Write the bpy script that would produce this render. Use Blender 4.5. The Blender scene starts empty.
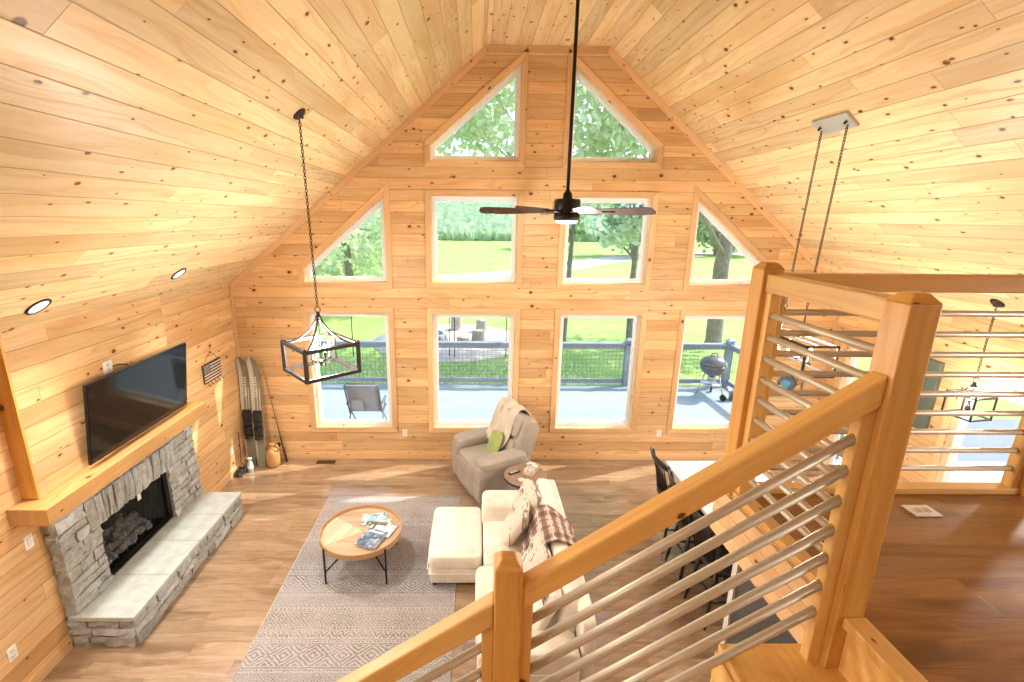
import bpy, bmesh, math, random
from mathutils import Vector, Matrix, Quaternion
from mathutils.geometry import tessellate_polygon
random.seed(7)
PI = math.pi
C = bpy.context.scene.collection
V = Vector
# ---- measured dimensions of the house (metres; gable wall at y = D, ridge at x = XC) ----
XC, HW = 0.9377, 4.572
XL, XR = XC - HW, XC + HW
D, H = 7.021, 3.797            # gable wall, eye height
ZP, HP, SL = 6.007, 0.8155, 0.848
ZS = ZP - SL * (HW - HP)       # spring line of the ceiling
YB = -4.2                      # how far back the house runs
ZL = 2.56                      # loft floor
def ceil_z(x):
    return ZP if abs(x - XC) < HP else ZP - SL * (abs(x - XC) - HP)

# ------------------------------------------------------------------ mesh builder
class MB:
    def __init__(s):
        s.v = []; s.f = []; s.g = []; s.o = []; s.t = []; s.m = []; s.s = []
    def add(s, vs, fs, grain=None, tint=None, mi=0, smooth=False, jit=True):
        b = len(s.v); s.v += [V(p) for p in vs]
        o = (random.random() * 40, random.random() * 40) if jit else (0, 0)
        t = random.random() if tint is None else tint
        for f in fs:
            s.f.append([b + i for i in f]); s.g.append(V(grain) if grain is not None else None); s.o.append(o)
            s.t.append(t); s.m.append(mi); s.s.append(smooth)
    def box(s, lo, hi, grain=None, **k):
        lo, hi = V(lo), V(hi)
        s.obox((lo + hi) / 2, hi - lo, None, grain, **k)
    def obox(s, c, d, rot=None, grain=None, taper=1.0, **k):
        c = V(c); d = V(d); R = rot.to_3x3() if rot is not None else Matrix.Identity(3)
        pts = []
        for z in (-1, 1):
            q = taper if z > 0 else 1
            for x, y in ((-1, -1), (1, -1), (1, 1), (-1, 1)):
                pts.append(c + R @ V((x * d.x / 2 * q, y * d.y / 2 * q, z * d.z / 2)))
        if grain is None:
            i = max(range(3), key=lambda i: d[i]); g = V((0, 0, 0)); g[i] = 1
        else: g = V(grain)
        s.add(pts, [(3, 2, 1, 0), (4, 5, 6, 7), (0, 1, 5, 4), (1, 2, 6, 5), (2, 3, 7, 6), (3, 0, 4, 7)], R @ g if grain is None else g, **k)
    def beam(s, a, b, w, h, up=(0, 0, 1), **k):
        a, b = V(a), V(b); d = (b - a).normalized(); side = d.cross(V(up)).normalized(); u = side.cross(d)
        R = Matrix((d, side, u)).transposed()
        s.obox((a + b) / 2, ((b - a).length, w, h), R.to_4x4(), **k)
    def prism(s, poly, ext, grain=None, **k):
        n = len(poly); poly = [V(p) for p in poly]; ext = V(ext)
        tri = tessellate_polygon([poly])
        nrm = V((0, 0, 0))
        for i in range(n): nrm += poly[i].cross(poly[(i + 1) % n])
        flip = nrm.dot(ext) > 0
        if n <= 4: tri = [tuple(range(n))]
        fs = [tuple(reversed(t)) if flip else tuple(t) for t in tri] + [tuple(i + n for i in (t if flip else reversed(t))) for t in tri]
        for i in range(n):
            j = (i + 1) % n
            fs.append((i, j, n + j, n + i) if flip else (j, i, n + i, n + j))
        s.add(poly + [p + ext for p in poly], fs, grain, **k)
    def tube(s, pts, r, n=8, closed=False, cap=True, **k):
        pts = [V(p) for p in pts]; N = len(pts); rs = r if isinstance(r, (list, tuple)) else [r] * N
        tan = []
        for i in range(N):
            a = pts[(i - 1) % N] if closed or i > 0 else pts[i]; b = pts[(i + 1) % N] if closed or i < N - 1 else pts[i]
            tan.append((b - a).normalized())
        ref = V((0, 0, 1)) if abs(tan[0].z) < .9 else V((1, 0, 0))
        u = tan[0].cross(ref).normalized(); vs = []
        for i in range(N):
            if i: u = (u - tan[i] * u.dot(tan[i])).normalized()
            w = tan[i].cross(u)
            for j in range(n):
                a = 2 * PI * j / n; vs.append(pts[i] + (u * math.cos(a) + w * math.sin(a)) * rs[i])
        fs = []
        for i in range(N if closed else N - 1):
            for j in range(n):
                p = i * n; q = ((i + 1) % N) * n
                fs.append((p + j, p + (j + 1) % n, q + (j + 1) % n, q + j))
        if cap and not closed:
            fs.append(tuple(reversed(range(n)))); fs.append(tuple((N - 1) * n + j for j in range(n)))
        k.setdefault('smooth', True); k.setdefault('grain', (pts[-1] - pts[0]).normalized() if not closed else None)
        s.add(vs, fs, **k)
    def lathe(s, c, prof, n=24, axis=(0, 0, 1), **k):
        c = V(c); ax = V(axis).normalized(); ref = V((1, 0, 0)) if abs(ax.x) < .9 else V((0, 1, 0))
        u = (ref - ax * ref.dot(ax)).normalized(); w = ax.cross(u); vs = []; fs = []
        for r, z in prof:
            for j in range(n):
                a = 2 * PI * j / n; vs.append(c + ax * z + (u * math.cos(a) + w * math.sin(a)) * max(r, 1e-5))
        for i in range(len(prof) - 1):
            for j in range(n):
                fs.append((i * n + j, i * n + (j + 1) % n, (i + 1) * n + (j + 1) % n, (i + 1) * n + j))
        fs.append(tuple(reversed(range(n)))); fs.append(tuple((len(prof) - 1) * n + j for j in range(n)))
        k.setdefault('smooth', True); s.add(vs, fs, **k)
    def grid(s, fn, nu, nv, thick=0, closeu=False, **k):
        vs = [V(fn(i / nu, j / nv)) for j in range(nv + 1) for i in range(nu + 1)]
        fs = [(j * (nu + 1) + i, j * (nu + 1) + i + 1, (j + 1) * (nu + 1) + i + 1, (j + 1) * (nu + 1) + i) for j in range(nv) for i in range(nu)]
        k.setdefault('smooth', True); s.add(vs, fs, **k)
    def cushion(s, c, d, rot=None, e=.35, puff=.0, n=14, sag=None, **k):
        """rounded pillow-like block: a superellipsoid of size d"""
        c = V(c); d = V(d); R = rot.to_3x3() if rot is not None else Matrix.Identity(3); vs = []; fs = []
        sg = lambda a, p: math.copysign(abs(a) ** p, a)
        M, N = n, n * 2
        for i in range(M + 1):
            la = -PI / 2 + PI * i / M
            for j in range(N):
                lo = 2 * PI * j / N
                x = sg(math.cos(la), e) * sg(math.cos(lo), e); y = sg(math.cos(la), e) * sg(math.sin(lo), e); z = sg(math.sin(la), e)
                if puff: z *= 1 + puff * ((1 - x * x) * (1 - y * y) - .5)
                p = V((x * d.x / 2, y * d.y / 2, z * d.z / 2))
                if sag: p = sag(p)
                vs.append(c + R @ p)
        for i in range(M):
            for j in range(N):
                fs.append((i * N + j, i * N + (j + 1) % N, (i + 1) * N + (j + 1) % N, (i + 1) * N + j))
        k.setdefault('smooth', True); s.add(vs, fs, **k)
    def build(s, name, mats, parent=None, local=False, bevel=0, seg=2):
        me = bpy.data.meshes.new(name)
        vs = s.v
        if parent is not None and not local:
            P = parent; M = Matrix.Identity(4)
            while P is not None: M = P.matrix_basis @ M; P = P.parent
            I = M.inverted(); vs = [I @ p for p in vs]
        me.from_pydata([tuple(p) for p in vs], [], s.f)
        me.uv_layers.new(name='UVMap'); me.color_attributes.new('tint', 'FLOAT_COLOR', 'CORNER')
        ud = [0.0] * (2 * len(me.loops)); cd = [0.0] * (4 * len(me.loops))
        for p in me.polygons:
            fi = p.index; n = V((0, 0, 0)); idx = s.f[fi]
            for a in range(len(idx)): n += s.v[idx[a]].cross(s.v[idx[(a + 1) % len(idx)]])
            n = n.normalized() if n.length > 1e-12 else V((0, 0, 1))
            g = s.g[fi]
            if g is None: g = V((1, 0, 0))
            if abs(n.dot(g)) > .8:
                g = V((0, 0, 1)) if abs(n.z) < .7 else V((1, 0, 0)) if abs(n.x) < .7 else V((0, 1, 0))
            g = (g - n * g.dot(n)).normalized(); w = n.cross(g)
            # keep the across-grain axis pointing the same way on opposite faces
            big = max(range(3), key=lambda i: abs(w[i]))
            if w[big] < 0: w = -w
            ou, ov = s.o[fi]; t = s.t[fi]
            for li in p.loop_indices:
                q = s.v[me.loops[li].vertex_index]
                ud[2 * li] = q.dot(g) + ou; ud[2 * li + 1] = q.dot(w) + ov
                cd[4 * li:4 * li + 4] = (t, t, t, 1)
            p.use_smooth = s.s[fi]; p.material_index = s.m[fi]
        me.uv_layers['UVMap'].data.foreach_set('uv', ud); me.color_attributes['tint'].data.foreach_set('color', cd)
        for m in (mats if isinstance(mats, (list, tuple)) else [mats]): me.materials.append(m)
        o = bpy.data.objects.new(name, me); C.objects.link(o)
        if parent is not None: o.parent = parent
        if bevel:
            b = o.modifiers.new('edges', 'BEVEL'); b.width = bevel; b.segments = seg; b.limit_method = 'ANGLE'; b.angle_limit = .7
        return o
def tag(o, label=None, cat=None, group=None, kind=None):
    if label: o['label'] = label
    if cat: o['category'] = cat
    if group: o['group'] = group
    if kind: o['kind'] = kind
    return o
def thing(name, label, cat, loc=(0, 0, 0), rz=0, group=None, kind=None):
    o = bpy.data.objects.new(name, None); C.objects.link(o); o.location = loc; o.rotation_euler = (0, 0, rz)
    o.empty_display_size = .1
    o.matrix_basis = Matrix.Translation(V(loc)) @ Matrix.Rotation(rz, 4, 'Z')
    return tag(o, label, cat, group, kind)
def struct(mb, name, mats, label, cat, **k):
    o = mb.build(name, mats, **k); return tag(o, label, cat, None, 'structure')
def copy_tree(o, parent=None):
    c = o.copy(); C.objects.link(c)
    if parent is not None: c.parent = parent
    for ch in list(o.children): copy_tree(ch, c)
    return c
def rotz(a): return Matrix.Rotation(a, 4, 'Z')
def roty(a): return Matrix.Rotation(a, 4, 'Y')
def rotx(a): return Matrix.Rotation(a, 4, 'X')
def arc(c, r, a0, a1, n, u, w):
    c, u, w = V(c), V(u), V(w)
    return [c + u * (r * math.cos(a0 + (a1 - a0) * i / n)) + w * (r * math.sin(a0 + (a1 - a0) * i / n)) for i in range(n + 1)]

# ------------------------------------------------------------------ materials
class NT:
    def __init__(s, name):
        s.mat = bpy.data.materials.new(name); s.mat.use_nodes = True; s.t = s.mat.node_tree; s.t.nodes.clear()
        s.out = s.n('ShaderNodeOutputMaterial')
    def n(s, typ, **k):
        nd = s.t.nodes.new(typ)
        for a, v in k.items(): setattr(nd, a, v)
        return nd
    def l(s, a, b): s.t.links.new(a, b)
    def put(s, sock, v):
        if isinstance(v, bpy.types.NodeSocket): s.l(v, sock)
        elif v is not None: sock.default_value = v
    def m(s, op, a, b=None, c=None, clamp=False):
        nd = s.n('ShaderNodeMath', operation=op, use_clamp=clamp)
        for i, v in enumerate((a, b, c)):
            if v is not None: s.put(nd.inputs[i], v)
        return nd.outputs[0]
    def vm(s, op, a, b=None):
        nd = s.n('ShaderNodeVectorMath', operation=op)
        s.put(nd.inputs[0], a)
        if b is not None: s.put(nd.inputs[1], b)
        return nd.outputs['Value'] if op in ('LENGTH', 'DISTANCE', 'DOT_PRODUCT') else nd.outputs[0]
    def xyz(s, x, y, z=0.0):
        nd = s.n('ShaderNodeCombineXYZ'); s.put(nd.inputs[0], x); s.put(nd.inputs[1], y); s.put(nd.inputs[2], z); return nd.outputs[0]
    def sep(s, v):
        nd = s.n('ShaderNodeSeparateXYZ'); s.l(v, nd.inputs[0]); return nd.outputs
    def noise(s, vec, scale=1.0, detail=3.0, rough=.5, dist=0.0, out=0):
        nd = s.n('ShaderNodeTexNoise'); s.put(nd.inputs['Vector'], vec); s.put(nd.inputs['Scale'], scale); s.put(nd.inputs['Detail'], detail)
        s.put(nd.inputs['Roughness'], rough); s.put(nd.inputs['Distortion'], dist); return nd.outputs[out]
    def white(s, vec, out='Value'):
        nd = s.n('ShaderNodeTexWhiteNoise', noise_dimensions='3D'); s.put(nd.inputs['Vector'], vec); return nd.outputs[out]
    def ramp(s, fac, stops, interp='LINEAR'):
        nd = s.n('ShaderNodeValToRGB'); s.put(nd.inputs[0], fac); cr = nd.color_ramp; cr.interpolation = interp
        while len(cr.elements) < len(stops): cr.elements.new(.5)
        for e, (p, c) in zip(cr.elements, stops): e.position = p; e.color = (*c, 1) if len(c) == 3 else c
        return nd.outputs[0]
    def map(s, v, a, b, c=0.0, d=1.0):
        nd = s.n('ShaderNodeMapRange', clamp=True); s.put(nd.inputs[0], v)
        for i, q in enumerate((a, b, c, d)): s.put(nd.inputs[i + 1], q)
        return nd.outputs[0]
    def mix(s, f, a, b, mode='MIX'):
        nd = s.n('ShaderNodeMix', data_type='RGBA', blend_type=mode)
        s.put(nd.inputs[0], f)
        for i, v in ((6, a), (7, b)):
            if isinstance(v, tuple): v = (*v, 1) if len(v) == 3 else v
            s.put(nd.inputs[i], v)
        return nd.outputs[2]
    def coord(s, which='Object'): return s.n('ShaderNodeTexCoord').outputs[which]
    def attr(s, name='tint'): return s.n('ShaderNodeAttribute', attribute_name=name).outputs['Fac']
    def bump(s, h, dist=.003, strength=.6):
        nd = s.n('ShaderNodeBump'); s.put(nd.inputs['Height'], h); nd.inputs['Distance'].default_value = dist; nd.inputs['Strength'].default_value = strength
        return nd.outputs[0]
    def bsdf(s, col, rough=.5, metal=0.0, normal=None, **k):
        b = s.n('ShaderNodeBsdfPrincipled'); s.put(b.inputs['Base Color'], (*col, 1) if isinstance(col, tuple) and len(col) == 3 else col)
        s.put(b.inputs['Roughness'], rough); s.put(b.inputs['Metallic'], metal)
        if normal is not None: s.l(normal, b.inputs['Normal'])
        for a, v in k.items(): s.put(b.inputs[a.replace('_', ' ')], v)
        s.l(b.outputs[0], s.out.inputs[0]); return s.mat
def plain(name, col, rough=.5, metal=0.0, var=.06, scale=30, **k):
    t = NT(name); n = t.noise(t.coord(), scale, 3)
    f = t.map(n, .3, .7, 1 - var, 1 + var)
    c = t.mix(1.0, col, t.xyz(f, f, f), 'MULTIPLY')
    return t.bsdf(c, rough, metal, **k)
def pine(name, base, dark, amber, w=0, L=3.0, knots=.55, rough=.42, kscale=1.0, grainamt=1.0, knotcol=(.095, .028, .006), seam=.45, spec=.35):
    """knotty pine; w > 0 lays tongue-and-groove boards of that width (uv in metres, u along the grain)"""
    t = NT(name); u, v, _ = t.sep(t.coord('UV'))
    if w:
        vi = t.m('DIVIDE', v, w); row = t.m('FLOOR', vi); fr = t.m('FRACT', vi)
        r1 = t.white(t.xyz(row, 3.7, 0)); uu = t.m('ADD', u, t.m('MULTIPLY', r1, 17.3))
        ui = t.m('DIVIDE', uu, L); col = t.m('FLOOR', ui); fu = t.m('FRACT', ui)
        bid = t.white(t.xyz(row, col, 1.3), 'Color')
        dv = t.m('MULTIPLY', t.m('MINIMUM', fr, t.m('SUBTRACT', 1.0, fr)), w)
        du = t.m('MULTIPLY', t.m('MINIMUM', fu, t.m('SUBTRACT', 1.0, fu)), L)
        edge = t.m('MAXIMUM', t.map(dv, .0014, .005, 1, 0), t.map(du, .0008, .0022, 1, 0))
    else:
        uu = u; tt = t.attr(); bid = t.white(t.xyz(tt, 5.1, t.n('ShaderNodeObjectInfo').outputs['Random']), 'Color'); edge = None
    b0, b1, b2 = t.sep(bid)
    sh = t.m('MULTIPLY', b0, 60.0)
    # growth rings: stretched, warped bands
    wp = t.noise(t.xyz(t.m('MULTIPLY', uu, .9), t.m('MULTIPLY', v, 6.0), sh), 1.0, 2)
    ring = t.noise(t.xyz(t.m('MULTIPLY', uu, .55), t.m('ADD', t.m('MULTIPLY', v, 26.0), t.m('MULTIPLY', wp, 9.0)), sh), 1.0, 2, .6)
    fine = t.noise(t.xyz(t.m('MULTIPLY', uu, 4.0), t.m('MULTIPLY', v, 170.0), sh), 1.0, 2, .6)
    g = t.m('ADD', t.m('MULTIPLY', t.map(ring, .38, .68), .75), t.m('MULTIPLY', t.map(fine, .3, .75), .3))
    big = t.noise(t.xyz(t.m('MULTIPLY', uu, .8), t.m('MULTIPLY', v, 3.0), sh), 1.0, 2)
    c = t.mix(t.m('MULTIPLY', t.m('POWER', g, 1.5), .80 * grainamt), base, dark)
    c = t.mix(t.m('MULTIPLY', t.map(big, .45, .75), t.m('ADD', .15, t.m('MULTIPLY', b1, .85))), c, amber)
    br = t.map(b2, 0, 1, .80, 1.1); c = t.mix(1.0, c, t.xyz(br, br, br), 'MULTIPLY')
    # knots
    for kn, (fu_, fv_, rad, keep) in enumerate(((1.7, 4.3, .0165, knots), (3.1, 7.0, .0085, knots * 1.0))):
        fu_ *= kscale; fv_ *= kscale
        kp = t.xyz(t.m('MULTIPLY', uu, fu_), t.m('MULTIPLY', v, fv_), 0.0)
        vo = t.n('ShaderNodeTexVoronoi', voronoi_dimensions='2D'); t.l(kp, vo.inputs['Vector']); vo.inputs['Scale'].default_value = 1
        vo.inputs['Randomness'].default_value = .95
        d = t.vm('MULTIPLY', t.vm('SUBTRACT', kp, vo.outputs['Position']), (1 / fu_ / (1.35 if kn == 0 else 2.1), 1 / fv_, 0))
        dist = t.m('ADD', t.vm('LENGTH', d), t.m('MULTIPLY', t.m('SUBTRACT', fine, .5), .006))
        cr, cg, _b = t.sep(vo.outputs['Color'])
        on = t.m('LESS_THAN', cr, keep); R = t.m('MULTIPLY', rad, t.m('ADD', .45, t.m('MULTIPLY', cg, .9)))
        core = t.m('MULTIPLY', on, t.map(t.m('DIVIDE', dist, R), .75, 1.15, 1, 0))
        halo = t.m('MULTIPLY', on, t.map(t.m('DIVIDE', dist, R), 1.0, 2.6, .55, 0))
        c = t.mix(halo, c, amber); c = t.mix(t.m('MULTIPLY', core, .97), c, t.mix(t.map(t.m('DIVIDE', dist, R), 0, .8), (knotcol[0] * 1.5, knotcol[1] * 1.5, knotcol[2] * 1.5), knotcol))
    nrm = None
    if edge is not None:
        c = t.mix(t.m('MULTIPLY', edge, seam), c, (dark[0] * .45, dark[1] * .4, dark[2] * .35))  # joint line: groove shade and dirt put into the board colour
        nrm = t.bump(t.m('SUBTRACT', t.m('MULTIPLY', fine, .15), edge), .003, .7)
    else: nrm = t.bump(fine, .0006, .4)
    return t.bsdf(c, t.map(g, 0, 1, rough - .05, rough + .08), normal=nrm, Specular_IOR_Level=spec)
def planks(name, a, b, streak, w=.178, L=1.22, rough=.35, spec=.45, coat=0):
    t = NT(name); u, v, _ = t.sep(t.coord('UV'))
    vi = t.m('DIVIDE', v, w); row = t.m('FLOOR', vi); fr = t.m('FRACT', vi)
    uu = t.m('ADD', u, t.m('MULTIPLY', t.white(t.xyz(row, 9.1, 0)), 11.7)); ui = t.m('DIVIDE', uu, L); col = t.m('FLOOR', ui); fu = t.m('FRACT', ui)
    b0, b1, b2 = t.sep(t.white(t.xyz(row, col, 4.4), 'Color')); sh = t.m('MULTIPLY', b0, 50.0)
    wp = t.noise(t.xyz(t.m('MULTIPLY', uu, 1.6), t.m('MULTIPLY', v, 7.0), sh), 1.0, 3)
    ring = t.noise(t.xyz(t.m('MULTIPLY', uu, 1.3), t.m('ADD', t.m('MULTIPLY', v, 22.0), t.m('MULTIPLY', wp, 6.0)), sh), 1.0, 4, .62)
    fine = t.noise(t.xyz(t.m('MULTIPLY', uu, 7.0), t.m('MULTIPLY', v, 190.0), sh), 1.0, 2, .6)
    c = t.mix(t.map(ring, .38, .62), a, b); c = t.mix(t.m('MULTIPLY', t.map(fine, .45, .8), .45), c, streak)
    c = t.mix(t.m('MULTIPLY', t.map(wp, .52, .70), .75), c, streak)
    br = t.map(b2, 0, 1, .84, 1.12); c = t.mix(1.0, c, t.xyz(br, br, br), 'MULTIPLY')
    dv = t.m('MULTIPLY', t.m('MINIMUM', fr, t.m('SUBTRACT', 1.0, fr)), w); du = t.m('MULTIPLY', t.m('MINIMUM', fu, t.m('SUBTRACT', 1.0, fu)), L)
    edge = t.m('MAXIMUM', t.map(dv, .0006, .002, 1, 0), t.map(du, .0006, .002, 1, 0))
    c = t.mix(t.m('MULTIPLY', edge, .45), c, (streak[0] * .5, streak[1] * .5, streak[2] * .5))
    return t.bsdf(c, t.map(ring, 0, 1, rough - .05, rough + .08), normal=t.bump(t.m('SUBTRACT', t.m('MULTIPLY', fine, .2), edge), .001, .5), Specular_IOR_Level=spec, Coat_Weight=coat, Coat_Roughness=.16, Coat_IOR=1.8)
def fabric(name, a, b, scale=260, rough=.9, bumpd=.0012, big=.12):
    t = NT(name); co = t.coord(); n = t.noise(co, scale, 2); m_ = t.noise(co, 5, 3)
    c = t.mix(t.map(n, .3, .7), a, b); f = t.map(m_, .3, .7, 1 - big, 1 + big); c = t.mix(1.0, c, t.xyz(f, f, f), 'MULTIPLY')
    return t.bsdf(c, rough, normal=t.bump(t.m('ADD', n, t.m('MULTIPLY', m_, 3.0)), bumpd, .5), Sheen_Weight=.15)
def emit(name, col, st):
    t = NT(name); e = t.n('ShaderNodeEmission'); e.inputs[0].default_value = (*col, 1); e.inputs[1].default_value = st; t.l(e.outputs[0], t.out.inputs[0]); return t.mat
def clear_glass(name, refl=.06, tint=(1, 1, 1)):
    t = NT(name); a = t.n('ShaderNodeBsdfTransparent'); a.inputs[0].default_value = (*tint, 1); g = t.n('ShaderNodeBsdfGlossy'); g.inputs['Roughness'].default_value = .02
    lw = t.n('ShaderNodeLayerWeight'); lw.inputs[0].default_value = .25; mx = t.n('ShaderNodeMixShader')
    t.l(t.m('ADD', refl * .5, t.m('MULTIPLY', lw.outputs['Fresnel'], refl * 3)), mx.inputs[0]); t.l(a.outputs[0], mx.inputs[1]); t.l(g.outputs[0], mx.inputs[2]); t.l(mx.outputs[0], t.out.inputs[0])
    return t.mat
M = {}
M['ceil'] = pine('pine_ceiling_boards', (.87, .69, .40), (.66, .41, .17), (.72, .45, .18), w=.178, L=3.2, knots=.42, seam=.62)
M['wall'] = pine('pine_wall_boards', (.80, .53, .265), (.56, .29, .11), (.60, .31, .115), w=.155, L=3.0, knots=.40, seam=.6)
M['trim'] = pine('pine_trim', (.80, .53, .28), (.64, .37, .16), (.66, .38, .16), knots=.22, kscale=1.0)
M['jamb'] = pine('pine_jamb', (.86, .66, .38), (.78, .54, .27), (.78, .52, .25), knots=.12)
M['post'] = pine('pine_post', (.72, .40, .105), (.54, .25, .05), (.57, .27, .05), knots=.22, rough=.36, grainamt=1.25)
M['rail'] = pine('pine_rail', (.84, .52, .17), (.66, .34, .09), (.70, .37, .095), knots=.3, rough=.36)
M['mantel'] = pine('pine_mantel', (.68, .39, .15), (.50, .25, .08), (.52, .26, .08), knots=.4)
M['floor'] = planks('oak_plank_floor', (.44, .31, .195), (.32, .205, .115), (.17, .10, .05), rough=.3, spec=.6, coat=.6)
M['steel'] = plain('brushed_steel_tube', (.60, .54, .42), .45, .45, .0, 60)
M['black'] = plain('black_metal', (.016, .015, .015), .42, .5, .2)
M['bronze'] = plain('dark_bronze_metal', (.035, .027, .023), .6, .25, .15)
M['white_plastic'] = plain('white_plastic', (.82, .80, .76), .4)
M['vinyl'] = plain('white_vinyl_frame', (.80, .84, .86), .45)
M['glass'] = clear_glass('window_glass')
M['bulb_glass'] = clear_glass('bulb_glass', .08)
M['bulb'] = emit('bulb_glow', (1.0, .90, .74), 9.0)
M['can'] = emit('downlight_lens', (.90, .95, 1.0), 1.1)
M['darkwood'] = plain('black_painted_wood', (.022, .018, .017), .35, 0, .3, 18)
# ------------------------------------------------------------------ the setting
def holed_wall(mb, outer, holes, to3, thick, grain):
    """flat wall with openings; outer/holes are 2-D loops, to3 maps them to the room face, thick points outwards"""
    thick = V(thick); loops = [outer] + holes
    p3 = [[to3(*p) for p in l] for l in loops]; flat = [p for l in p3 for p in l]
    tris = tessellate_polygon(p3)
    n = len(flat); want = -thick
    fs = []
    for t in tris:
        a, b, c = (flat[i] for i in t); nn = (b - a).cross(c - a)
        t = t if nn.dot(want) > 0 else tuple(reversed(t))
        fs.append(tuple(t)); fs.append(tuple(i + n for i in reversed(t)))
    mb.add(flat + [p + thick for p in flat], fs, grain, tint=.5, jit=False)
    for l in p3:
        k = len(l); vs = l + [p + thick for p in l]
        cen = sum(l, V((0, 0, 0))) / k
        fs = [(i, (i + 1) % k, k + (i + 1) % k, k + i) for i in range(k)]
        mb.add(vs, fs, thick.normalized(), mi=1 if l is not p3[0] else 0, jit=False)
def offset_loop(loop, d):
    """2-D loop pushed outwards by d with mitred corners (counter-clockwise loop)"""
    out = []; n = len(loop)
    for i in range(n):
        a, b, c = V(loop[i - 1]), V(loop[i]), V(loop[(i + 1) % n])
        e1 = (b - a).normalized(); e2 = (c - b).normalized(); n1 = V((e1.y, -e1.x)); n2 = V((e2.y, -e2.x))
        m = (n1 + n2).normalized(); s = d / max(.3, m.dot(n1)); out.append(tuple(b + m * s))
    return out

fl = MB(); fl.add([(XL - .1, YB, 0), (XR + .1, YB, 0), (XR + .1, D + .1, 0), (XL - .1, D + .1, 0), (XL - .1, YB, -.12), (XR + .1, YB, -.12), (XR + .1, D + .1, -.12), (XL - .1, D + .1, -.12)],
       [(0, 1, 2, 3), (7, 6, 5, 4), (0, 4, 5, 1), (1, 5, 6, 2), (2, 6, 7, 3), (3, 7, 4, 0)], (1, 0, 0), tint=.5, jit=False)
struct(fl, 'floor', M['floor'], 'oak plank floor of the living room below', 'floor')

# gable wall with ten windows: openings as (x, z) loops, counter-clockwise
X1, X2, X3, X4 = (-2.51, -1.313), (-.642, .590), (1.290, 2.505), (3.178, 4.385)
R1, R2, Z3 = (.557, 2.400), (2.873, 4.097), 4.580
rect = lambda x, z: [(x[0], z[0]), (x[1], z[0]), (x[1], z[1]), (x[0], z[1])]
def slope_win(x, zb, zlo, zhi, right):
    return [(x[0], zb), (x[1], zb), (x[1], zlo if right else zhi), (x[0], zhi if right else zlo)]
wins = [rect(X1, R1), rect(X2, R1), rect(X3, R1), rect(X4, R1), slope_win(X1, R2[0], 3.06, 4.09, False), rect(X2, R2), rect(X3, R2), slope_win(X4, R2[0], 3.06, 4.09, True),
        slope_win(X2, Z3, 4.76, 5.80, False), slope_win(X3, Z3, 4.76, 5.80, True)]
gable = [(XL - .12, -.1), (XR + .12, -.1), (XR + .12, ZS + .05), (XC + HP, ZP + .05), (XC - HP, ZP + .05), (XL - .12, ZS + .05)]
w = MB(); holed_wall(w, gable, wins, lambda a, b: V((a, D, b)), (0, .17, 0), (1, 0, 0))
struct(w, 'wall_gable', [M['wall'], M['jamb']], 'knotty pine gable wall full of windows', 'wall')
wn = ['lower row far left', 'lower row second', 'lower row third', 'lower row far right, behind the kettle grill view', 'middle row sloped left', 'middle row left square', 'middle row right square', 'middle row sloped right', 'top left triangle', 'top right triangle']
def make_window(i, loop, to3, nrm, depth, label, grain):
    """casing on the room face, white vinyl sash set back in the opening, and the pane"""
    nrm = V(nrm); c = MB(); big = offset_loop(loop, .088); k = len(loop); sm = offset_loop(loop, .006)
    for j in range(k):
        q = [sm[j], sm[(j + 1) % k], big[(j + 1) % k], big[j]]; P = [to3(*p) for p in q]
        c.prism(P, nrm * .02, (P[1] - P[0]).normalized())
    o = c.build('window_%d' % i, M['trim'], bevel=.003, seg=1); tag(o, label, 'window', None, 'structure')
    s = MB(); ins = offset_loop(loop, -.05); out = offset_loop(loop, .0)
    for j in range(k):
        P = [to3(*p) - nrm * depth for p in (ins[j], ins[(j + 1) % k], out[(j + 1) % k], out[j])]
        s.prism(P, nrm * -.05, (P[1] - P[0]).normalized())
    ins2 = offset_loop(loop, -.068)
    for j in range(k):
        P = [to3(*p) - nrm * (depth + .015) for p in (ins2[j], ins2[(j + 1) % k], ins[(j + 1) % k], ins[j])]
        s.prism(P, nrm * -.025, (P[1] - P[0]).normalized())
    s.build('sash', M['vinyl'], o)
    g = MB(); g.prism([to3(*p) - nrm * (depth + .02) for p in ins2], nrm * -.008); g.build('pane', M['glass'], o)
    return o
to_g = lambda a, b: V((a, D, b))
for i, l in enumerate(wins):
    make_window(i + 1, l, to_g, (0, -1, 0), .085, 'pine cased window in the gable wall, ' + wn[i], None)

# side walls: the left one has the firebox opening, the right one a glass door and a window
FB = (3.94, 4.96, .35, .97)           # firebox opening y0 y1 z0 z1
w = MB(); holed_wall(w, [(YB, -.1), (D + .02, -.1), (D + .02, ZS + .06), (YB, ZS + .06)], [[(FB[0], FB[2]), (FB[1], FB[2]), (FB[1], FB[3]), (FB[0], FB[3])]], lambda a, b: V((XL, a, b)), (-.17, 0, 0), (0, 1, 0))
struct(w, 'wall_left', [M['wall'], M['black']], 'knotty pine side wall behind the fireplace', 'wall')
RD = [(5.62, .06), (6.72, .06), (6.72, 2.02), (5.62, 2.02)]; RW = [(3.75, .62), (5.02, .62), (5.02, 2.06), (3.75, 2.06)]
w = MB(); holed_wall(w, [(YB, -.1), (D + .02, -.1), (D + .02, ZS + .06), (YB, ZS + .06)], [RD, RW], lambda a, b: V((XR, a, b)), (.17, 0, 0), (0, 1, 0))
struct(w, 'wall_right', [M['wall'], M['jamb']], 'knotty pine side wall of the dining end', 'wall')
to_r = lambda a, b: V((XR, a, b))
make_window(11, RD, to_r, (-1, 0, 0), .08, 'tall glass door in the right side wall seen between the loft rails', None)
make_window(12, RW, to_r, (-1, 0, 0), .08, 'window in the right side wall behind the hanging lantern', None)
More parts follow.
